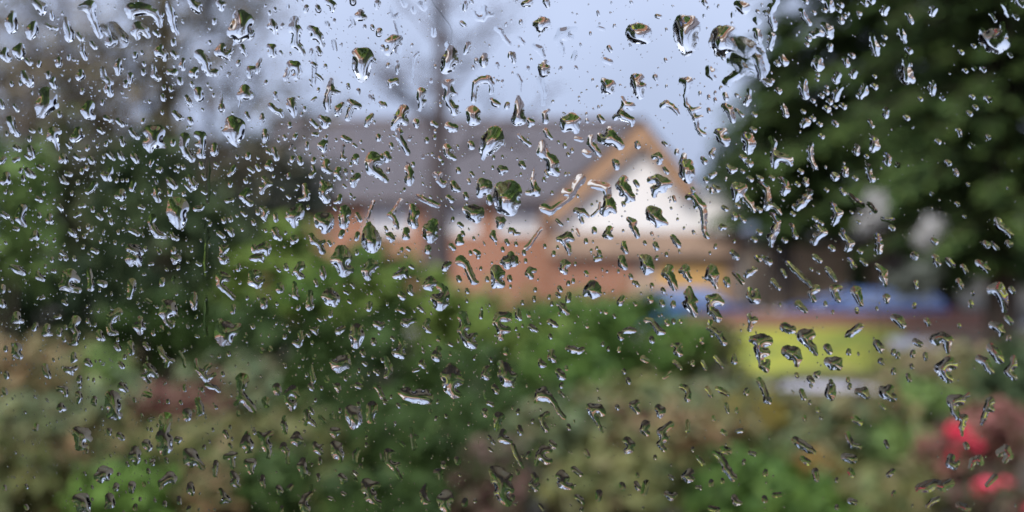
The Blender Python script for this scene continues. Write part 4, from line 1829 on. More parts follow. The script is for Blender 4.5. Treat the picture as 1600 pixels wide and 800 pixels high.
f 655 770 18
705 735 10
790 650 12
f 35 395 12
f 35 590 14
f 90 580 14
C3
125 95 22 70 125 12 100 128 16 140 130 10
165 62 10 182 74 9
210 148 9
390 55 18 380 75 18 415 45 10
480 30 28 510 50 20 530 90 18 545 125 18 560 160 15 580 165 10 455 40 10
760 25 20 790 30 22 770 60 20 740 40 14 795 -10 18
700 90 28 735 110 20 700 145 20 690 185 16 730 175 22 680 140 10
645 145 13
468 142 16
605 78 10
590 0 14
290 160 26 265 185 18 295 205 12 320 170 14
350 190 20 380 210 16 385 250 20 310 260 16 330 285 18 350 310 26 390 295 14
165 195 14 160 220 12 175 235 12
105 240 16 120 258 16
520 218 13
518 280 9
790 190 9
785 140 16
95 335 9 125 350 10
215 318 9 242 342 9
190 340 9
75 337 8
20 298 9
130 415 20 155 410 12 190 400 12 145 432 12
275 405 14 255 435 12 275 460 15 290 470 10
490 375 26 510 430 24 480 465 16 500 500 18 530 540 22 560 555 22 550 500 14 575 490 10
720 380 24 770 380 26 700 415 16 735 460 20 770 460 18 730 510 14 715 505 10
610 350 9 605 382 10
f 338 515 14
50 510 9 60 522 8
105 520 14 125 560 14 80 605 20 115 620 20 65 600 12
340 580 16 315 625 16 335 640 16 350 620 10
465 530 10
408 548 8 425 558 8
f 415 610 10
565 638 10
668 648 11
245 650 9 232 672 13 250 690 13
185 718 8 220 708 8
270 722 8
10 640 14 30 690 18 40 720 12 15 750 14
420 700 24 380 750 24 450 740 26 470 780 22 430 790 30 400 830 18 440 860 22 470 870 14 380 800 14
640 710 18 660 700 14 625 745 14 645 755 16 665 750 9
730 670 18 760 700 26 740 740 22 780 720 22 770 780 30 790 780 24 820 750 16
f 760 595 18
C4
15 20 22 10 45 18 30 45 10
85 30 12
525 20 14 550 10 16
395 48 10
110 85 14 140 90 14 100 110 16 120 130 14
145 210 11
138 258 9 140 278 8
330 50 24 355 50 12 315 85 14 335 100 14
685 15 20 690 50 22 705 70 16
f 465 110 15
742 128 14
352 170 12
382 155 12
780 175 14
760 165 10
665 95 9
300 205 15
355 240 14 350 275 14
280 235 9 295 250 10
232 255 11
505 185 26 540 200 16 470 205 16 460 235 16 510 240 20 545 235 14
295 300 14 320 330 16 345 355 13 330 300 8
248 298 11
690 260 14 675 292 17
f 770 298 12
640 375 11
f 587 348 12
f 470 435 12
555 345 9
35 340 12 40 375 16 50 390 12
115 440 14 135 455 14 155 465 9
f 105 365 14
235 408 14 260 425 14 278 435 10
240 502 13
25 455 9
65 435 8
42 497 10
705 470 13 735 462 16 762 465 13
680 500 20
350 575 14 385 585 18 420 595 14 445 580 12
250 600 16 240 635 14 260 645 18
175 650 10 185 678 16 205 682 11
290 720 16 310 750 20 325 760 12
f 340 700 12
568 550 11
603 580 11
700 720 13
728 780 16
f 670 585 13
295 362 9
65 290 11
C5
40 30 30 20 70 18 60 70 22 40 100 18 75 90 14 20 10 20
185 80 24 160 110 22 190 130 22 205 170 20 218 200 16
285 80 22 255 95 14 290 120 16 310 145 14
450 85 26 430 130 22 470 120 20 465 160 16 478 195 10
540 150 18 548 178 15
720 85 11 690 105 14 665 125 10
f 585 105 9 610 130 11 640 165 12
s 310 200 12 305 240 24 335 280 20 290 300 20 330 330 22 340 360 18
425 260 14 470 270 26 510 290 16 440 310 18 440 350 16 470 350 16 485 385 24
685 210 14 680 250 14 700 280 12 725 270 24 730 220 12
138 295 17
208 302 17
f 65 270 18
145 215 14
f 75 185 13
40 400 14 70 405 14 95 435 14 120 470 18 145 475 14
75 522 17
210 408 13
f 170 415 16
f 255 405 12
440 410 12 430 450 12 470 470 14 500 500 14 525 540 17 510 480 8
448 490 11
245 560 16 200 555 10 230 600 16 250 610 16
680 370 10 690 400 12 718 397 16 695 430 12 685 460 12
590 620 9 590 657 17
f 388 530 15
f 20 640 16 45 655 12
700 520 18 760 530 34 800 530 26 730 580 16 750 620 18 790 600 20 760 690 12 790 710 14 800 660 14
745 775 16 765 810 16 785 860 14 795 900 15
f 330 670 14
f 390 660 9 410 705 9
f 470 630 9 490 660 10 515 690 10
f 215 660 10 255 700 10
f 150 760 9 190 730 9
605 8 16
790 25 16
f 745 20 16
105 10 12
C6
8 38 18
130 50 12 170 90 14 210 130 14 250 165 12 270 190 9
300 205 22 265 230 12 285 275 14 270 250 10
30 155 14 50 180 12 68 200 12
95 95 9 108 125 9
275 85 8
318 105 8
300 10 14 325 30 12
380 90 14 400 120 14 420 150 10
405 200 16 420 240 16 440 275 14 450 200 14
f 515 30 12 540 70 12
590 30 10 610 50 12
690 70 14 725 100 18 725 140 16 735 180 8
550 220 28 570 270 18 580 300 14
190 300 20 215 325 14 235 342 13
740 260 20 742 285 12
358 300 13
405 350 10
680 328 10
f 555 340 14
575 440 18 550 460 18 515 485 18 490 498 10
105 445 26 130 460 18 152 460 20
225 500 34 265 490 26 245 540 20 275 570 18 300 610 12
120 595 28 170 600 26 140 630 18 185 640 22 180 680 12
370 570 20 385 598 16
375 660 20 420 655 20 450 650 14 400 695 16 443 690 20
680 545 20 700 575 20 710 600 9
505 600 16
705 655 16 718 670 10
785 600 16
785 720 16
305 740 18 320 725 9
260 765 16 275 785 14
f 180 745 14
395 790 14
f 500 775 14
790 385 20 820 400 22 840 430 20
C7
120 8 16
250 10 14 262 50 16
f 330 30 14 355 60 14
520 45 14 550 65 18 575 90 14
425 70 12 440 98 11
390 155 14 405 180 13 415 200 8
600 210 26 640 200 28 665 250 26 675 290 20 680 340 14
f 720 205 14 735 225 12
f 480 235 12
f 468 300 18
f 690 385 14 720 415 14
600 430 18 640 445 22 660 475 16 655 495 10
f 705 515 16
190 400 14 205 425 12
125 165 12 128 195 10
f 115 310 14
240 520 24 290 505 24 330 525 22 320 560 18 325 600 10 260 545 14
120 535 16 150 550 16
183 615 13 188 645 10
105 610 18
330 670 34 270 700 24 300 730 26 330 770 22 360 680 22
520 640 20 560 660 20 580 700 18 600 725 12
590 570 22 620 600 24 645 640 22 640 600 14 660 660 14
735 640 16 735 680 18 700 720 18 740 760 16 710 740 12
100 690 13
75 745 12 85 775 12
12 620 16
f 395 435 12
D0
365 30 14 405 30 14 410 65 14
490 65 18 500 85 12 485 115 8
380 135 16 375 155 16 405 155 10
590 90 14 585 115 14 595 130 8
690 70 26 725 80 22 680 130 20 720 140 28 690 195 18 735 205 16 755 190 9
760 15 22 790 40 12
480 300 28 530 310 26 500 345 26 550 340 22 490 395 16 540 395 14
682 290 14 682 312 10
745 320 16 765 338 14
650 550 30 690 545 16 610 580 18 630 605 14 670 590 14
530 560 9
725 645 20
685 710 24 690 750 22 665 770 10
165 640 12
f 165 770 14
480 720 24 520 720 28 510 770 26 545 750 20 550 790 14
635 150 8
575 645 9
f 225 270 18
f 30 650 14
f 30 45 18
500 10 12
795 500 12
D1
f 105 60 14 135 70 14
250 110 12
330 115 11
370 180 24 365 215 14 385 215 10
435 100 16 450 140 18 455 175 18 440 190 10
130 225 9 160 215 9
145 285 10
235 220 36 230 280 24 205 330 24 245 350 26 225 400 32 255 400 22 210 380 20
310 350 18 330 345 10 312 370 8
115 375 24 130 395 18 120 415 10
40 400 16 50 430 24 30 455 22 60 470 14 50 495 12
150 495 16 160 475 9
238 470 10 242 490 9
127 545 13
110 485 9
370 430 24 400 440 26 370 475 20 430 480 18 395 505 14 465 520 16 445 495 10
550 490 13 545 530 14 543 570 10
610 455 14 650 445 18 675 440 12 650 480 14 655 515 13
655 560 16 675 590 18 655 620 14 690 635 11
745 490 18 780 490 20 765 525 18 770 550 14
745 310 14 740 350 22 720 380 18 765 380 18 745 415 14 770 420 10
605 300 12 620 330 10
650 342 9
635 378 8 645 395 7
475 395 12
510 360 8
637 270 10
530 285 9
265 575 22 290 590 14 210 620 18 245 600 16 205 650 10 280 615 12
390 630 16 390 660 20 400 685 12
25 630 20 20 668 14
230 750 15
f 100 625 12
318 712 11 320 740 13
168 728 9
75 720 10
580 660 10 595 690 12 615 720 18 585 740 10 640 735 8
352 10 8 355 40 9
465 35 12
545 20 12 570 45 9
495 5 14 520 15 13 545 25 10
790 300 12
550 145 10
f 690 185 13
f 45 770 16
f 380 780 14
40 100 11
D2
130 20 22 135 45 22
f 60 105 22 65 130 16
185 60 12 230 40 26 255 70 16 200 110 14 225 130 20 225 155 14 250 110 10
335 150 9 355 180 10
315 175 16 320 215 14 310 250 9 350 240 12 375 262 8
340 10 14 350 30 12
410 25 10
510 15 18 518 40 12
635 8 16 655 18 12
600 12 9
178 210 12 172 250 13 182 300 13 190 270 9
f 400 205 10 430 235 9
f 475 205 16
f 515 208 14
525 165 11
640 130 14
372 100 9
s 590 165 24 640 170 18 600 195 34 630 210 26 615 240 30 610 265 16
725 140 26 715 180 22 740 165 18 715 225 20
490 300 24 510 295 18 495 325 12
255 320 20 240 350 20 270 355 20 260 375 12
15 310 12 50 335 20 90 310 16 60 380 22 75 420 18 75 455 13 95 380 10
175 385 18 165 400 14 195 420 13 195 465 9 200 495 10
365 375 14 380 405 18 405 425 16 415 385 9
490 380 22 520 390 18 500 420 24 530 440 18 490 455 12 525 480 14
f 640 410 12 620 440 16 620 485 12
295 480 18 285 515 22 300 550 20 295 580 12
400 465 9 400 492 11
350 505 8
388 570 10 390 598 9
530 575 16 550 595 16 540 615 10
612 548 8 632 568 8
f 622 600 12
f 655 515 13
f 690 285 15
690 335 9
690 380 11
690 620 24 715 630 20 760 630 16 680 660 18 730 690 18 690 715 14 725 725 16 770 745 14
42 580 12 40 615 13 50 645 9
140 650 16 150 670 16 145 685 10
f 205 655 14 220 635 12
345 640 10 345 680 10 310 710 18 290 750 18 310 780 26
455 710 9 475 718 9
540 680 9 555 690 9
f 790 430 14 795 470 14
f 160 780 14
745 10 12 770 35 12 790 80 14
D3
95 40 16 140 70 22 190 85 26 240 90 26 280 100 18 270 50 16 300 70 8 85 25 8 150 40 20 220 55 22
45 80 9
85 128 8 95 142 8
f 120 115 8 150 125 8
5 110 14
335 110 10
325 215 10
388 200 10
70 245 9
650 118 10 678 130 11
f 630 50 9 635 85 8
690 20 16 705 45 15
630 170 16 635 192 14
715 205 24 730 205 20 710 250 20 705 275 10 705 290 6
745 300 18 730 345 14 765 352 18 790 360 12
f 170 280 10 180 330 12 190 390 14 210 330 10 185 410 9
f 90 350 9 125 385 9
25 425 18 65 430 10 25 485 14 55 510 16 80 550 13 105 595 10 95 500 10
655 330 9 690 372 9
660 405 9 675 418 8
372 505 18
f 460 480 20
f 325 550 14 350 545 14 355 590 14
265 630 10 245 680 18 255 730 18 280 740 10
390 690 24 365 720 26 410 720 20 380 760 28 395 780 20 420 700 10
690 545 26 730 550 24 700 600 24 740 610 34 780 580 20 715 680 20 750 720 26 775 740 22 790 660 20
f 505 740 20
570 730 11
475 568 9
530 250 9
f 405 325 12
f 290 170 12
D4
160 50 14 200 40 20 150 110 12 190 85 18 225 80 22 265 120 12 295 175 11 325 208 12
310 8 14
295 48 8 325 75 8
38 173 14
130 232 12
8 10 10
220 185 14 185 210 14 195 255 14 215 285 15
355 270 15
45 270 13 55 305 14
490 145 20 545 150 20 505 180 20 525 220 14 565 180 18 550 270 8 565 300 6
660 145 13
750 130 16 780 115 16 785 170 14
720 355 22 750 380 16 715 420 13 745 415 12
5 385 12 25 440 11 50 490 11 68 520 7
195 410 20 235 410 16 170 440 16 215 482 16 240 480 12 150 500 10
245 365 14 260 385 18
105 435 13 95 460 8
f 460 420 14 475 450 12
135 570 14 150 590 14 120 625 12 150 655 14 165 630 10
310 560 18 290 575 16 330 590 22 300 625 16 330 640 14 365 640 18
385 530 14 410 550 12 430 565 12
405 705 14 430 725 14 445 745 9
f 545 680 18 540 720 14
435 785 13
f 5 710 14
f 35 550 14
f 175 755 8 195 785 8
f 785 570 12
775 620 12 790 650 14
f 690 640 20
D5
290 30 16 305 60 12 298 90 17 260 15 14
115 150 20 140 165 16 125 192 18
35 255 24 20 290 16 45 310 14
f 480 25 10 510 42 14 550 62 12
665 48 18
f 420 25 12 445 70 12
195 250 16 130 300 20 155 340 16 120 375 13 150 410 13
540 130 12 550 175 8
f 605 165 14
f 460 215 13
605 295 10 635 290 12
f 515 295 12 535 310 12
95 458 11
330 408 12
f 300 235 12 298 290 12
310 555 24 275 580 14 300 600 14 330 595 12
f 360 455 10 395 500 12
465 430 12 500 450 16 525 490 16 550 540 18 585 590 18 520 535 10
f 520 410 20 555 420 18
590 710 16 600 740 16 630 745 10
685 430 10 715 438 12
650 485 12
f 445 620 18
355 645 9 378 650 10
f 515 605 14
185 575 9 205 590 9
165 685 14 195 705 18 220 690 12
f 40 620 18 25 680 16
f 440 775 14 485 785 14
f 780 720 18
785 100 16
f 785 555 18
D6
395 20 24 390 60 28 400 95 10
560 45 16 600 50 24 625 80 14
210 45 14 225 85 14
262 115 11
8 105 16
510 15 14
270 8 12
710 30 16 740 60 26 780 85 22 760 30 24 710 60 14
f 700 125 9 725 150 10
170 350 20 215 380 22 260 410 18 290 425 10
f 215 465 14 250 490 16
495 310 13 510 350 14 530 385 14 575 390 12
480 455 20 530 470 24
f 520 555 22
f 540 215 18 575 240 16
295 545 18 305 595 14
780 545 14 755 568 14
515 730 16 545 740 14
430 770 13
430 600 12
f 40 695 14 80 690 12
735 360 11 750 395 9
f 230 215 14
f 310 160 14
f 785 685 14
D7
350 100 26 400 100 28 370 170 20 390 210 14 430 210 16 410 270 12 425 260 10 415 320 6
590 110 24 570 150 16 600 160 14 550 210 14 535 250 9
f 425 85 10 455 65 10
345 460 20 335 500 18 365 515 16 390 490 10
f 440 385 18
f 480 480 16 520 465 18 470 520 16 530 490 18
f 650 430 22 690 400 18 710 450 18 680 480 14
265 715 12 235 730 14 195 765 10
f 150 650 24 200 640 30 240 620 20 300 640 26 340 620 22
f 390 755 16 430 770 18 455 780 14
f 620 580 16 570 630 12
A0
t 1300 1000 9 1304 1060 12 1298 1120 10 1302 1190 12 1300 1260 10
t 1290 1400 10 1296 1480 13 1290 1560 10 1284 1640 12 1290 1720 9
t 1284 1850 9 1288 1930 12 1282 2000 10 1286 2090 12
t 2450 60 14 2480 130 18 2500 220 16 2490 320 18
t 3380 500 22 3400 580 16 3395 650 12
t 4700 330 60 4740 420 60 4660 400 50
t 700 180 40 760 250 44
t 1960 330 12 1966 420 14 1960 520 12
"""


# ------------------------------------------------------------------ raindrops on the glass
def parse():
    """each line: nodes x y r of one drop's outline, in quarter photo pixels within a 200-pixel square; f = thin film, s = heavy bead"""
    out, ox, oy = [], 0, 0
    for line in DROPS.strip().splitlines():
        t = line.split()
        if len(t) == 1:
            oy = 'ABCD'.index(t[0][0]) * 200; ox = int(t[0][1]) * 200
            continue
        kind = ''
        if t[0] in 'fst': kind = t.pop(0)
        a = np.array([float(x) for x in t]).reshape(-1, 3) / 4.0
        a[:, 0] += ox; a[:, 1] += oy
        out.append((kind, a))
    return out


def make_sdf(nodes, rng):
    """signed distance (photo pixels) to a blob of joined tapered capsules with a slightly ragged edge"""
    nd = [(n[0], n[1], n[2] * (1.19 if n[1] < 430 else 1.26) + .15) for n in nodes]
    if nd[0][0] > 1150 and nd[0][1] < 430 and len(nd) < 6:      # only the lit foot was traced there: add the dark shoulder
        nd += [(x - .80 * r, y - .60 * r, r * .85) for x, y, r in nd[:4]]
    if len(nd) == 1:
        x, y, r = nd[0]
        tl = rng.uniform(-.35, .6)
        nd = [(x - .35 * r * tl, y - .42 * r, r * .74), (x + .30 * r * tl, y + .34 * r, r * .80)]
    segs = []
    for i in range(1, len(nd)):
        j = min(range(i), key=lambda q: math.hypot(nd[i][0] - nd[q][0], nd[i][1] - nd[q][1]) - .6 * nd[q][2])
        segs.append((nd[j], nd[i]))
    rmean = float(np.mean([n[2] for n in nd]))
    big = len(nd) > 2
    waves = [(rng.normal(size=2), rng.uniform(0, 6.28)) for _ in range(4)]
    amp = min(.6, .07 * rmean) * (1.0 if big else .6)

    def sdf(x, y):
        acc = None
        k = max(.5, .48 * rmean)
        for (ax, ay, ar), (bx, by, br) in segs:
            dx, dy = bx - ax, by - ay
            L2 = dx * dx + dy * dy + 1e-9
            t = np.clip(((x - ax) * dx + (y - ay) * dy) / L2, 0, 1)
            d = np.hypot(x - ax - t * dx, y - ay - t * dy) - (ar + (br - ar) * t)
            if acc is None: acc = d
            else:
                h = np.clip(.5 + .5 * (acc - d) / k, 0, 1)
                acc = acc * (1 - h) + d * h - k * h * (1 - h)
        wv = 0
        for v, ph in waves:
            wv = wv + np.sin((x * v[0] + y * v[1]) * (1.15 if big else .9) + ph)
        return acc + amp * .5 * wv
    xs = [n[0] for n in nd]; ys = [n[1] for n in nd]; m_ = max(n[2] for n in nd) + 2
    return sdf, (min(xs) - m_, max(xs) + m_, min(ys) - m_, max(ys) + m_), nd


def drop_mesh(kind, nodes, rng, fine=1.0):
    """solve a membrane under pressure over the wetted outline: the height of the water.
    returns vertices in photo pixels (x, y, height) and quads, or None"""
    sdf, (x0, x1, y0, y1), nd = make_sdf(nodes, rng)
    area0 = sum(n[2] ** 2 for n in nd) * 1.6
    g = float(np.clip(math.sqrt(area0) / 20, .42, 1.15)) * fine
    nx, ny = int((x1 - x0) / g) + 2, int((y1 - y0) / g) + 2
    X, Y = np.meshgrid(x0 + g * np.arange(nx), y0 + g * np.arange(ny))
    S = sdf(X, Y)
    ins = S < -1e-4
    ins[0] = ins[-1] = False; ins[:, 0] = ins[:, -1] = False
    # no pinholes: whatever the outline encloses is wet
    sea = np.zeros_like(ins); sea[0] = sea[-1] = True; sea[:, 0] = sea[:, -1] = True
    for _ in range(400):
        gr = sea.copy()
        gr[1:] |= sea[:-1]; gr[:-1] |= sea[1:]; gr[:, 1:] |= sea[:, :-1]; gr[:, :-1] |= sea[:, 1:]
        gr &= ~ins
        gr[0] = gr[-1] = True; gr[:, 0] = gr[:, -1] = True
        if (gr == sea).all(): break
        sea = gr
    hole = ~ins & ~sea
    if hole.any():
        ins |= hole
        S = np.where(hole, -.5 * g, S)
    N = int(ins.sum())
    if N < 4: return None
    idx = -np.ones(S.shape, int); idx[ins] = np.arange(N)
    iy, ix = np.nonzero(ins)
    ymid, yh = Y[ins].mean(), (np.ptp(Y[ins]) / 2 + 1e-6)
    q = 1.0 + .55 * (Y[ins] - ymid) / yh
    q *= 1 + .28 * np.sin(X[ins] * .33 + rng.uniform(0, 6)) * np.sin(Y[ins] * .29 + rng.uniform(0, 6))
    A = np.zeros((N, N)); me_ = np.arange(N); diag = np.zeros(N)
    for ddy, ddx in ((0, 1), (0, -1), (1, 0), (-1, 0)):
        nb = idx[iy + ddy, ix + ddx]
        inn = nb >= 0
        A[me_[inn], nb[inn]] = -1
        diag[inn] += 1
        s_in = -S[iy, ix]; s_out = S[iy + ddy, ix + ddx]
        th = np.clip(s_in / np.maximum(s_in + s_out, 1e-6), .15, 1)
        diag += np.where(inn, 0, 1 / th)
    A[me_, me_] = diag
    h = np.linalg.solve(A, q * g * g)
    # quads touching the inside; outside corners are drawn in onto the outline
    c = ins[:-1, :-1] | ins[1:, :-1] | ins[:-1, 1:] | ins[1:, 1:]
    qy, qx = np.nonzero(c)
    vid = -np.ones(S.shape, int)
    corners = [(qy, qx), (qy + 1, qx), (qy + 1, qx + 1), (qy, qx + 1)]
    used = np.zeros(S.shape, bool)
    for a_, b_ in corners: used[a_, b_] = True
    vid[used] = np.arange(int(used.sum()))
    vx, vy, hs = X[used].copy(), Y[used].copy(), np.zeros(int(used.sum()))
    hv = np.zeros(S.shape); hv[ins] = h
    hs = hv[used]
    out = ~ins[used]
    ex, ey = vx[out], vy[out]
    for _ in range(3):
        e = .05
        s0 = sdf(ex, ey); gx = (sdf(ex + e, ey) - s0) / e; gy = (sdf(ex, ey + e) - s0) / e
        gl = np.maximum(gx * gx + gy * gy, .25)
        ex, ey = ex - s0 * gx / gl, ey - s0 * gy / gl
    mv = np.hypot(ex - vx[out], ey - vy[out]); lim = g * 1.5
    f_ = np.minimum(1, lim / np.maximum(mv, 1e-9))
    vx[out] += (ex - vx[out]) * f_; vy[out] += (ey - vy[out]) * f_
    Q = np.stack([vid[a_, b_] for a_, b_ in corners], 1)
    # set the contact angle: mean rim slope = pressure * area / perimeter
    area = N * g * g
    per = np.sum(ins[:, :-1] != ins[:, 1:]) + np.sum(ins[:-1] != ins[1:])
    per = max(per * g * .785, 1e-6)
    slope = {'': .83, 'f': .34, 's': 1.03, 't': .15}[kind] * rng.uniform(.86, 1.14) * float(np.interp(nd[0][1], [430, 760], [1.06, .92])) * float(np.interp(nd[0][0], [1050, 1300], [1.0, .9]))
    hs = hs * slope * per / area
    top = hs.max()
    hs = top * 1.22 * (hs / top) ** 1.2             # the foot of the drop eases into the wet glass
    return np.stack([vx, vy, hs], 1), Q, area


def to_pane(V, c=None):
    """photo pixels + height in pixels -> metres along the glass (u, v) and outwards (w)"""
    d = np.stack([(V[:, 0] - 800) / F, (400 - V[:, 1]) / F, -np.ones(len(V))], 1) @ np.array(CAM_ROT).T
    nx_ = np.array(NX)
    t = PANE_D * nx_[1] / (d @ nx_)
    p = d * t[:, None] - np.array([0, PANE_D, 0])
    px_m = t * 1.0 / F
    return np.stack([p @ np.array(UX), V[:, 2] * px_m + FILM, p[:, 2]], 1)     # local x along, y out, z up


FILM = 0.00003
rng = np.random.default_rng(77)
built = []
for kind, nodes in parse():
    r = drop_mesh(kind, nodes, rng)
    if r is not None: built.append((r[2], kind, nodes, r[0], r[1]))
built.sort(key=lambda b: -b[0])
NAMED = 300


def close_mesh(P, Q):
    """dome plus its flat foot on the glass, as two sheets that meet along the outline"""
    base = P.copy(); base[:, 1] = FILM
    n = len(P)
    e1, e2 = P[Q[:, 2]] - P[Q[:, 0]], P[Q[:, 3]] - P[Q[:, 1]]
    dome = Q if np.cross(e1, e2)[:, 1].sum() > 0 else Q[:, ::-1]      # dome faces outwards, foot towards the glass
    foot = dome[:, ::-1] + n
    return np.concatenate([P, base]), np.concatenate([dome, foot]), len(Q)


def water_mesh(name, P, Q, nd):
    me = np_mesh(name, P, Q)
    sm = np.zeros(len(Q), bool); sm[:nd] = True
    me.polygons.foreach_set('use_smooth', sm)
    me.materials.append(M['water'])
    me.update()
    return me


# where on the view a drop lies, for its label
ZONES = [
    ((1195, 495, 1410, 585), 'the yellow-green lawn'), ((1185, 585, 1385, 622), 'the pale garden path'),
    ((1205, 448, 1490, 494), 'the violet-blue car'), ((1020, 456, 1204, 492), 'the bright blue car'),
    ((1330, 295, 1490, 400), 'the pale plumes'),
    ((1450, 610, 1600, 800), 'the red flowers'),
    ((1170, 0, 1600, 500), 'the dark conifers'), ((1120, 90, 1170, 330), 'the conifer tips'),
    ((870, 270, 1160, 365), 'the white gable'), ((935, 195, 1075, 270), 'the orange-trimmed gable'),
    ((820, 365, 1204, 456), 'the garage front'), ((440, 190, 935, 305), 'the dark roof'), ((430, 305, 870, 420), 'the brick wall'),
    ((300, 0, 1170, 190), 'the open sky'), ((0, 0, 300, 190), 'the bare twigs'), ((300, 190, 440, 250), 'the open sky'),
    ((0, 190, 130, 420), 'the light green shrub'), ((130, 190, 440, 370), 'the evergreen shrubs'), ((0, 370, 330, 560), 'the shaded evergreen foot'),
    ((330, 370, 1130, 640), 'the green hedge'), ((0, 560, 400, 700), 'the brown fronds'), ((400, 640, 900, 800), 'the green bed'), ((0, 700, 400, 800), 'the bright green clump'),
    ((900, 600, 1450, 800), 'the mixed bed'),
]


def zone(x, y):
    for (a_, b_, c_, d_), s in ZONES:
        if a_ <= x < c_ and b_ <= y < d_: return s
    return 'the garden'


# drops that anyone can point to: (photo place, label, short name)
LAND = [
    (1171, 90, 'broad film-like smear of water beside the black-shouldered bead at the conifer tips', 'the broad smear'),
    (1190, 547, 'tall dark drop at the hedge end of the yellow-green lawn', 'the tall lawn-end drop'),
    (564, 103, 'large heavy teardrop with a dark brown top hanging on open sky', 'the heavy dark-topped teardrop'),
    (1071, 53, 'big oval bead with a black flank, topmost between sky and conifer', 'the black-flanked oval bead'),
    (1130, 58, 'big bead with a black shoulder and bright foot at the conifer tips', 'the black-shouldered bead'),
    (999, 53, 'round striped bead like a lens alone on open sky', 'the round striped bead'),
    (790, 312, 'biggest bead on the brick wall, green-capped with a bright foot', 'the big green-capped bead'),
    (768, 225, 'fan-shaped drop with brown top and pale foot on the dark roof', 'the fan-shaped drop'),
    (362, 212, 'ragged brown-topped drop hanging between open sky and evergreen shrubs', 'the ragged brown-topped drop'),
    (240, 215, 'broad dark-capped drop with two bright feet on the evergreen shrubs', 'the two-footed drop'),
    (377, 40, 'ragged merged cluster of water with brown flecks near the top edge', 'the merged cluster'),
    (222, 22, 'bridge-shaped drop with a bright arch at the top edge', 'the bridge-shaped drop'),
    (142, 30, 'long slanting streak falling from a dark cap, over the bare twigs', 'the long slanting streak'),
    (323, 101, 'thick slanted drop with a dark edge where twigs meet sky', 'the thick slanted drop'),
    (463, 55, 'club-shaped trickle with a narrow tail on open sky', 'the club-shaped trickle'),
    (457, 109, 'brown hook-shaped drop on open sky', 'the brown hook'),
    (384, 147, 'arrowhead-shaped brown drop on open sky', 'the arrowhead drop'),
    (755, 130, 'arch-shaped drop like a wishbone on open sky', 'the wishbone arch'),
    (579, 370, 'teardrop with a green top and a thin tail over the window', 'the green-topped teardrop'),
    (505, 350, 'shield-shaped green-capped drop at the brick wall end', 'the green-capped shield'),
    (535, 398, 'wide green-capped drop lying across the hedge top', 'the hedge-top drop'),
    (1088, 335, 'long zigzag trickle with a dark edge down the white gable', 'the zigzag trickle'),
    (1080, 160, 'thin crooked trickle on open sky beside the conifer tips', 'the crooked trickle'),
    (1217, 240, 'boot-shaped bright drop on the dark conifers', 'the boot-shaped drop'),
    (1558, 65, 'cup-shaped drop with a bright curved foot high on the conifers', 'the bright cup'),
    (1418, 112, 'tall bright drop widening to its foot on the conifers', 'the tall conifer drop'),
    (280, 335, 'broad drop with a bright V at its foot before the evergreen shrubs', 'the bright-V drop'),
    (792, 585, 'drop with a heavy bright foot at the hedge middle', 'the heavy-footed hedge drop'),
    (705, 595, 'cup-shaped drop with a bright rim on the hedge', 'the cup-shaped drop'),
    (648, 614, 'widest boat-shaped drop lying across the dark hedge', 'the boat-shaped drop'),
    (553, 653, 'pointed shield-shaped bead at the hedge foot', 'the pointed shield bead'),
    (257, 680, 'tall goblet-shaped drop with a bright foot by the wine-red plant', 'the goblet drop'),
    (686, 465, 'crooked drop with a bright wedge foot on the hedge top', 'the wedge-footed drop'),
    (783, 757, 'tallest drop at the bottom edge, with a rounded bright foot', 'the tall bottom drop'),
    (1262, 533, 'slanted club-shaped dark drop on the yellow-green lawn', 'the slanted lawn drop'),
    (1238, 555, 'dark boot-shaped drop low on the yellow-green lawn', 'the dark lawn boot'),
    (1333, 515, 'bright white sliver under the violet-blue car', 'the bright sliver'),
    (1460, 758, 'wide smoky olive drop at the bottom edge beside the red flowers', 'the smoky bottom drop'),
    (1497, 640, 'dark funnel-shaped drop pointing down into the red flowers', 'the dark funnel'),
    (1079, 470, 'tall leaning drop across the bright blue car', 'the tall drop on the blue car'),
    (856, 622, 'hooked drop trailing a long thin tail on the hedge', 'the long-tailed hook'),
    (385, 610, 'bulb-topped drop with a bright swirling foot by the hedge', 'the bulb-topped drop'),
    (926, 453, 'cap-shaped drop with a bright foot below the garage front', 'the cap-shaped drop'),
    (857, 247, 'two-lobed slanted drop on the dark roof near the gable', 'the two-lobed roof drop'),
    (69, 160, 'bright tick-shaped drop under a dark cap on the bare twigs', 'the bright tick'),
    (109, 440, 'wide drop with a bright bar at its foot on the shaded evergreen foot', 'the bright-bar drop'),
    (362, 520, 'broad drop with a round brown side at the hedge end', 'the brown-sided drop'),
    (1380, 610, 'big smoky drop beside the pale garden path end', 'the smoky path drop'),
    (1476, 575, 'dark-footed drop above the red flowers', 'the dark-footed drop'),
    (945, 320, 'sprawling thin film of water over the white gable', 'the sprawling film'),
    (128, 680, 'green-capped drop with a pale foot on the brown fronds', 'the green-capped frond drop'),
    (1563, 460, 'pale drop tapering down the dark edge below the conifers', 'the tapering conifer drop'),
]


def area_word(a_):
    return 'large' if a_ > 420 else 'medium' if a_ > 190 else 'small'


def shape_word(V):
    p = V[:, :2] - V[:, :2].mean(0)
    w, vec = np.linalg.eigh(np.cov(p.T))
    el = math.sqrt(max(w[1], 1e-6) / max(w[0], 1e-6))
    an = math.degrees(math.atan2(vec[1, 1], vec[0, 1])) % 180      # 90 = upright
    if el < 1.3: return 'roundish'
    if 68 < an < 112: return 'upright long' if el > 2.2 else 'upright'
    if an < 22 or an > 158: return 'wide'
    lean = 'leaning outward' if False else ('slanting' if an < 90 else 'back-slanting')
    return lean + (' long' if el > 2.2 else '')


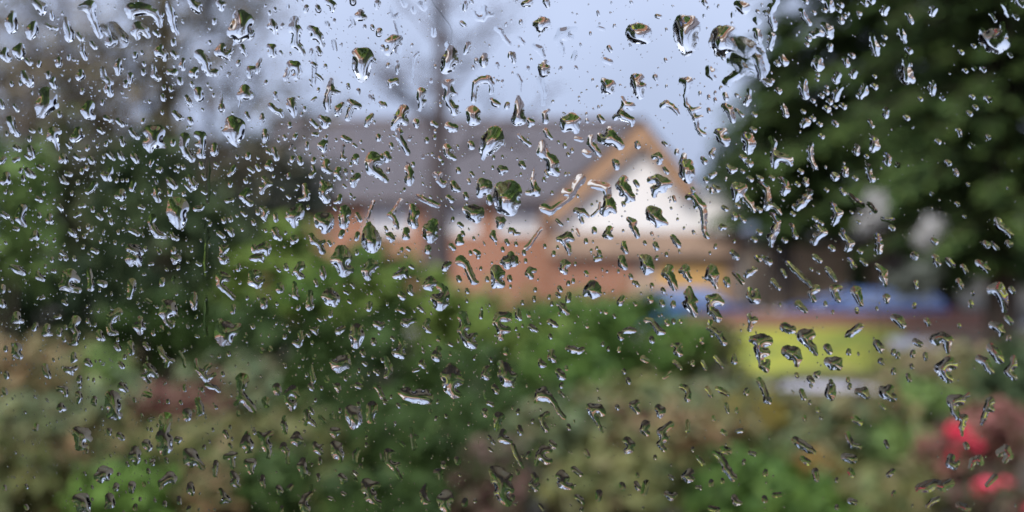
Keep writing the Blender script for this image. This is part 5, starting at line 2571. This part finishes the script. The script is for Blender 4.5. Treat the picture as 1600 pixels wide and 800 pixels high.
named = built[:NAMED]
cents = np.array([b[3][:, :2].mean(0) for b in named])
label_of, land_at = {}, []
for (lx, ly, lab, short) in LAND:
    d = np.hypot(cents[:, 0] - lx, cents[:, 1] - ly) - .4 * np.sqrt([b[0] for b in named])
    for i in np.argsort(d):
        if i not in label_of:
            if d[i] < 16:
                label_of[i] = lab; land_at.append((cents[i][0], cents[i][1], short))
            break
groups = {}
for i, b in enumerate(named):
    if i in label_of: continue
    x, y = cents[i]
    j = min(range(len(land_at)), key=lambda q: math.hypot(land_at[q][0] - x, 1.0 * (land_at[q][1] - y)))
    dx, dy = x - land_at[j][0], y - land_at[j][1]
    if abs(dx) < .5 * abs(dy): w = 'straight above' if dy < 0 else 'straight below'
    elif abs(dy) < .42 * abs(dx): w = 'level with'
    else: w = 'higher than' if dy < 0 else 'lower than'
    side = '' if abs(dx) < .5 * abs(dy) else (' on its conifer side' if dx > 0 else ' on its trunk side')
    key = (area_word(b[0]), shape_word(b[3]), zone(x, y), w, land_at[j][2], side)
    groups.setdefault(key, []).append((math.hypot(dx, dy), i))
ORD = ['', 'next ', 'third ', 'fourth ', 'fifth ', 'sixth ', 'seventh ', 'eighth ']
for (aw, sw, zn, w, sh, side), lst in groups.items():
    for k, (_, i) in enumerate(sorted(lst)):
        label_of[i] = '%s%s %s drop on %s, %s %s%s' % (ORD[min(k, 7)], aw, sw, zn, w, sh, side)

by_start = {}
for i in range(len(named)):
    by_start.setdefault(' '.join(label_of[i].split()[:16]), []).append(i)
for lab, ids in by_start.items():
    if len(ids) > 1:
        ids.sort(key=lambda q: cents[q][1])
        for k, q in enumerate(ids): label_of[q] = ['upper ', 'lower ', 'lowest ', 'lowermost '][min(k, 3)] + lab
for i, (ar, kind, nodes, V, Q) in enumerate(named):
    P = to_pane(V)
    c = P.mean(0); c[1] = 0
    P2, Q2, nd = close_mesh(P - c, Q)
    o = bpy.data.objects.new('raindrop', water_mesh('raindrop', P2, Q2, nd))
    COL.objects.link(o)
    o.location = PC + UX * c[0] + Vector((0, 0, c[2]))
    o.rotation_euler = (0, 0, PANE_YAW)
    words_ = label_of[i].split()
    tag(o, ' '.join(words_[:16]), 'raindrop', 'raindrops on the window glass')

# the smaller drops and the fine spray between them, also over the glass just beyond the view
Vs, Qs, sm, off = [], [], [], 0
for (ar, kind, nodes, V, Q) in built[NAMED:]:
    P2, Q2, nd = close_mesh(to_pane(V), Q)
    Vs.append(P2); Qs.append(Q2 + off); off += len(P2)
    s_ = np.zeros(len(Q2), bool); s_[:nd] = True; sm.append(s_)

allc = np.concatenate([np.c_[b[2][:, :2], b[2][:, 2]] for b in built])


def bead(x, y, rx, ry, tilt, ang):
    """a tiny bead: rings of a shallow cap"""
    rings = [(1.0, 0.0), (.82, .30), (.5, .68), (.2, .93)]
    n = 10
    pts = []
    for r_, h_ in rings:
        for k in range(n):
            a_ = 2 * math.pi * k / n
            u, v = rx * r_ * math.cos(a_), ry * r_ * math.sin(a_)
            pts.append((x + u * math.cos(ang) - v * math.sin(ang), y + u * math.sin(ang) + v * math.cos(ang), h_ * tilt * min(rx, ry)))
    V = np.array(pts)
    Q = [(i * n + k, i * n + (k + 1) % n, (i + 1) * n + (k + 1) % n, (i + 1) * n + k) for i in range(3) for k in range(n)]
    Q += [(3 * n + a_, 3 * n + b_, 3 * n + c_, 3 * n + d_) for a_, b_, c_, d_ in ((0, 1, 2, 3), (0, 3, 4, 9), (4, 5, 8, 9), (5, 6, 7, 8))]
    return V, np.array(Q)[:, ::-1]


def density(x, y):
    d = np.interp(x, [-500, 0, 600, 900, 1150, 1300, 1600, 2100], [1.0, 1.0, .9, .5, .36, .17, .10, .10])
    return d * np.interp(y, [0, 180, 330, 560, 800], [.75, .95, 1.0, .95, .7])


spots = []
tries = 0
while len(spots) < 5000 and tries < 26000:
    tries += 1
    x, y = rng.uniform(-60, 1660), rng.uniform(-40, 840)
    if rng.uniform() > density(x, y): continue
    rr = min(2.6, .6 + rng.exponential(.5))
    if (np.hypot(allc[:, 0] - x, allc[:, 1] - y) - allc[:, 2]).min() < rr * .9 + .5: continue
    spots.append((x, y, rr))
for _ in range(2600):                       # beyond the view
    x, y = rng.uniform(-900, 2500), rng.uniform(-500, 1300)
    if -60 < x < 1660 and -40 < y < 840: continue
    if rng.uniform() > max(.3, float(density(x, min(800, max(0, y))))): continue
    spots.append((x, y, min(9, 1.0 + rng.exponential(2.0))))
for x, y, rr in spots:
    V, Q = bead(x, y, rr * rng.uniform(.7, 1.0), rr * rng.uniform(1.0, 1.7), rng.uniform(.45, .68), rng.normal(-.25, .35))
    P2, Q2, nd = close_mesh(to_pane(V), Q)
    Vs.append(P2); Qs.append(Q2 + off); off += len(P2)
    s_ = np.zeros(len(Q2), bool); s_[:nd] = True; sm.append(s_)
V_, Q_, s_ = np.concatenate(Vs), np.concatenate(Qs), np.concatenate(sm)
me = np_mesh('rain_specks', V_, Q_)
me.polygons.foreach_set('use_smooth', s_)
me.materials.append(M['water'])
o = bpy.data.objects.new('rain_specks', me); COL.objects.link(o)
o.location = PC; o.rotation_euler = (0, 0, PANE_YAW)
tag(o, 'fine rain specks and small drops scattered over the whole window glass', None, 'raindrops on the window glass', 'stuff')

# a fine cobweb strand stuck to the glass near the top edge
M['thread'] = solid('thread', (0.5, 0.5, 0.52), 0.6, 0.1, 500)
m = MB()
def pane_pt(x, y): return tuple(to_pane(np.array([[x, y, 1.0]]))[0])
m.tube([pane_pt(*p) for p in ((671, -6), (678, 6), (686, 16), (694, 27), (703, 39))], .00005, 5)
m.tube([pane_pt(*p) for p in ((703, 39), (707, 50), (705, 66))], .00003, 5)
o = m.build('spider_thread', M['thread'])
o.location = PC; o.rotation_euler = (0, 0, PANE_YAW)
tag(o, 'fine cobweb strand stuck to the glass near the top edge', 'cobweb')
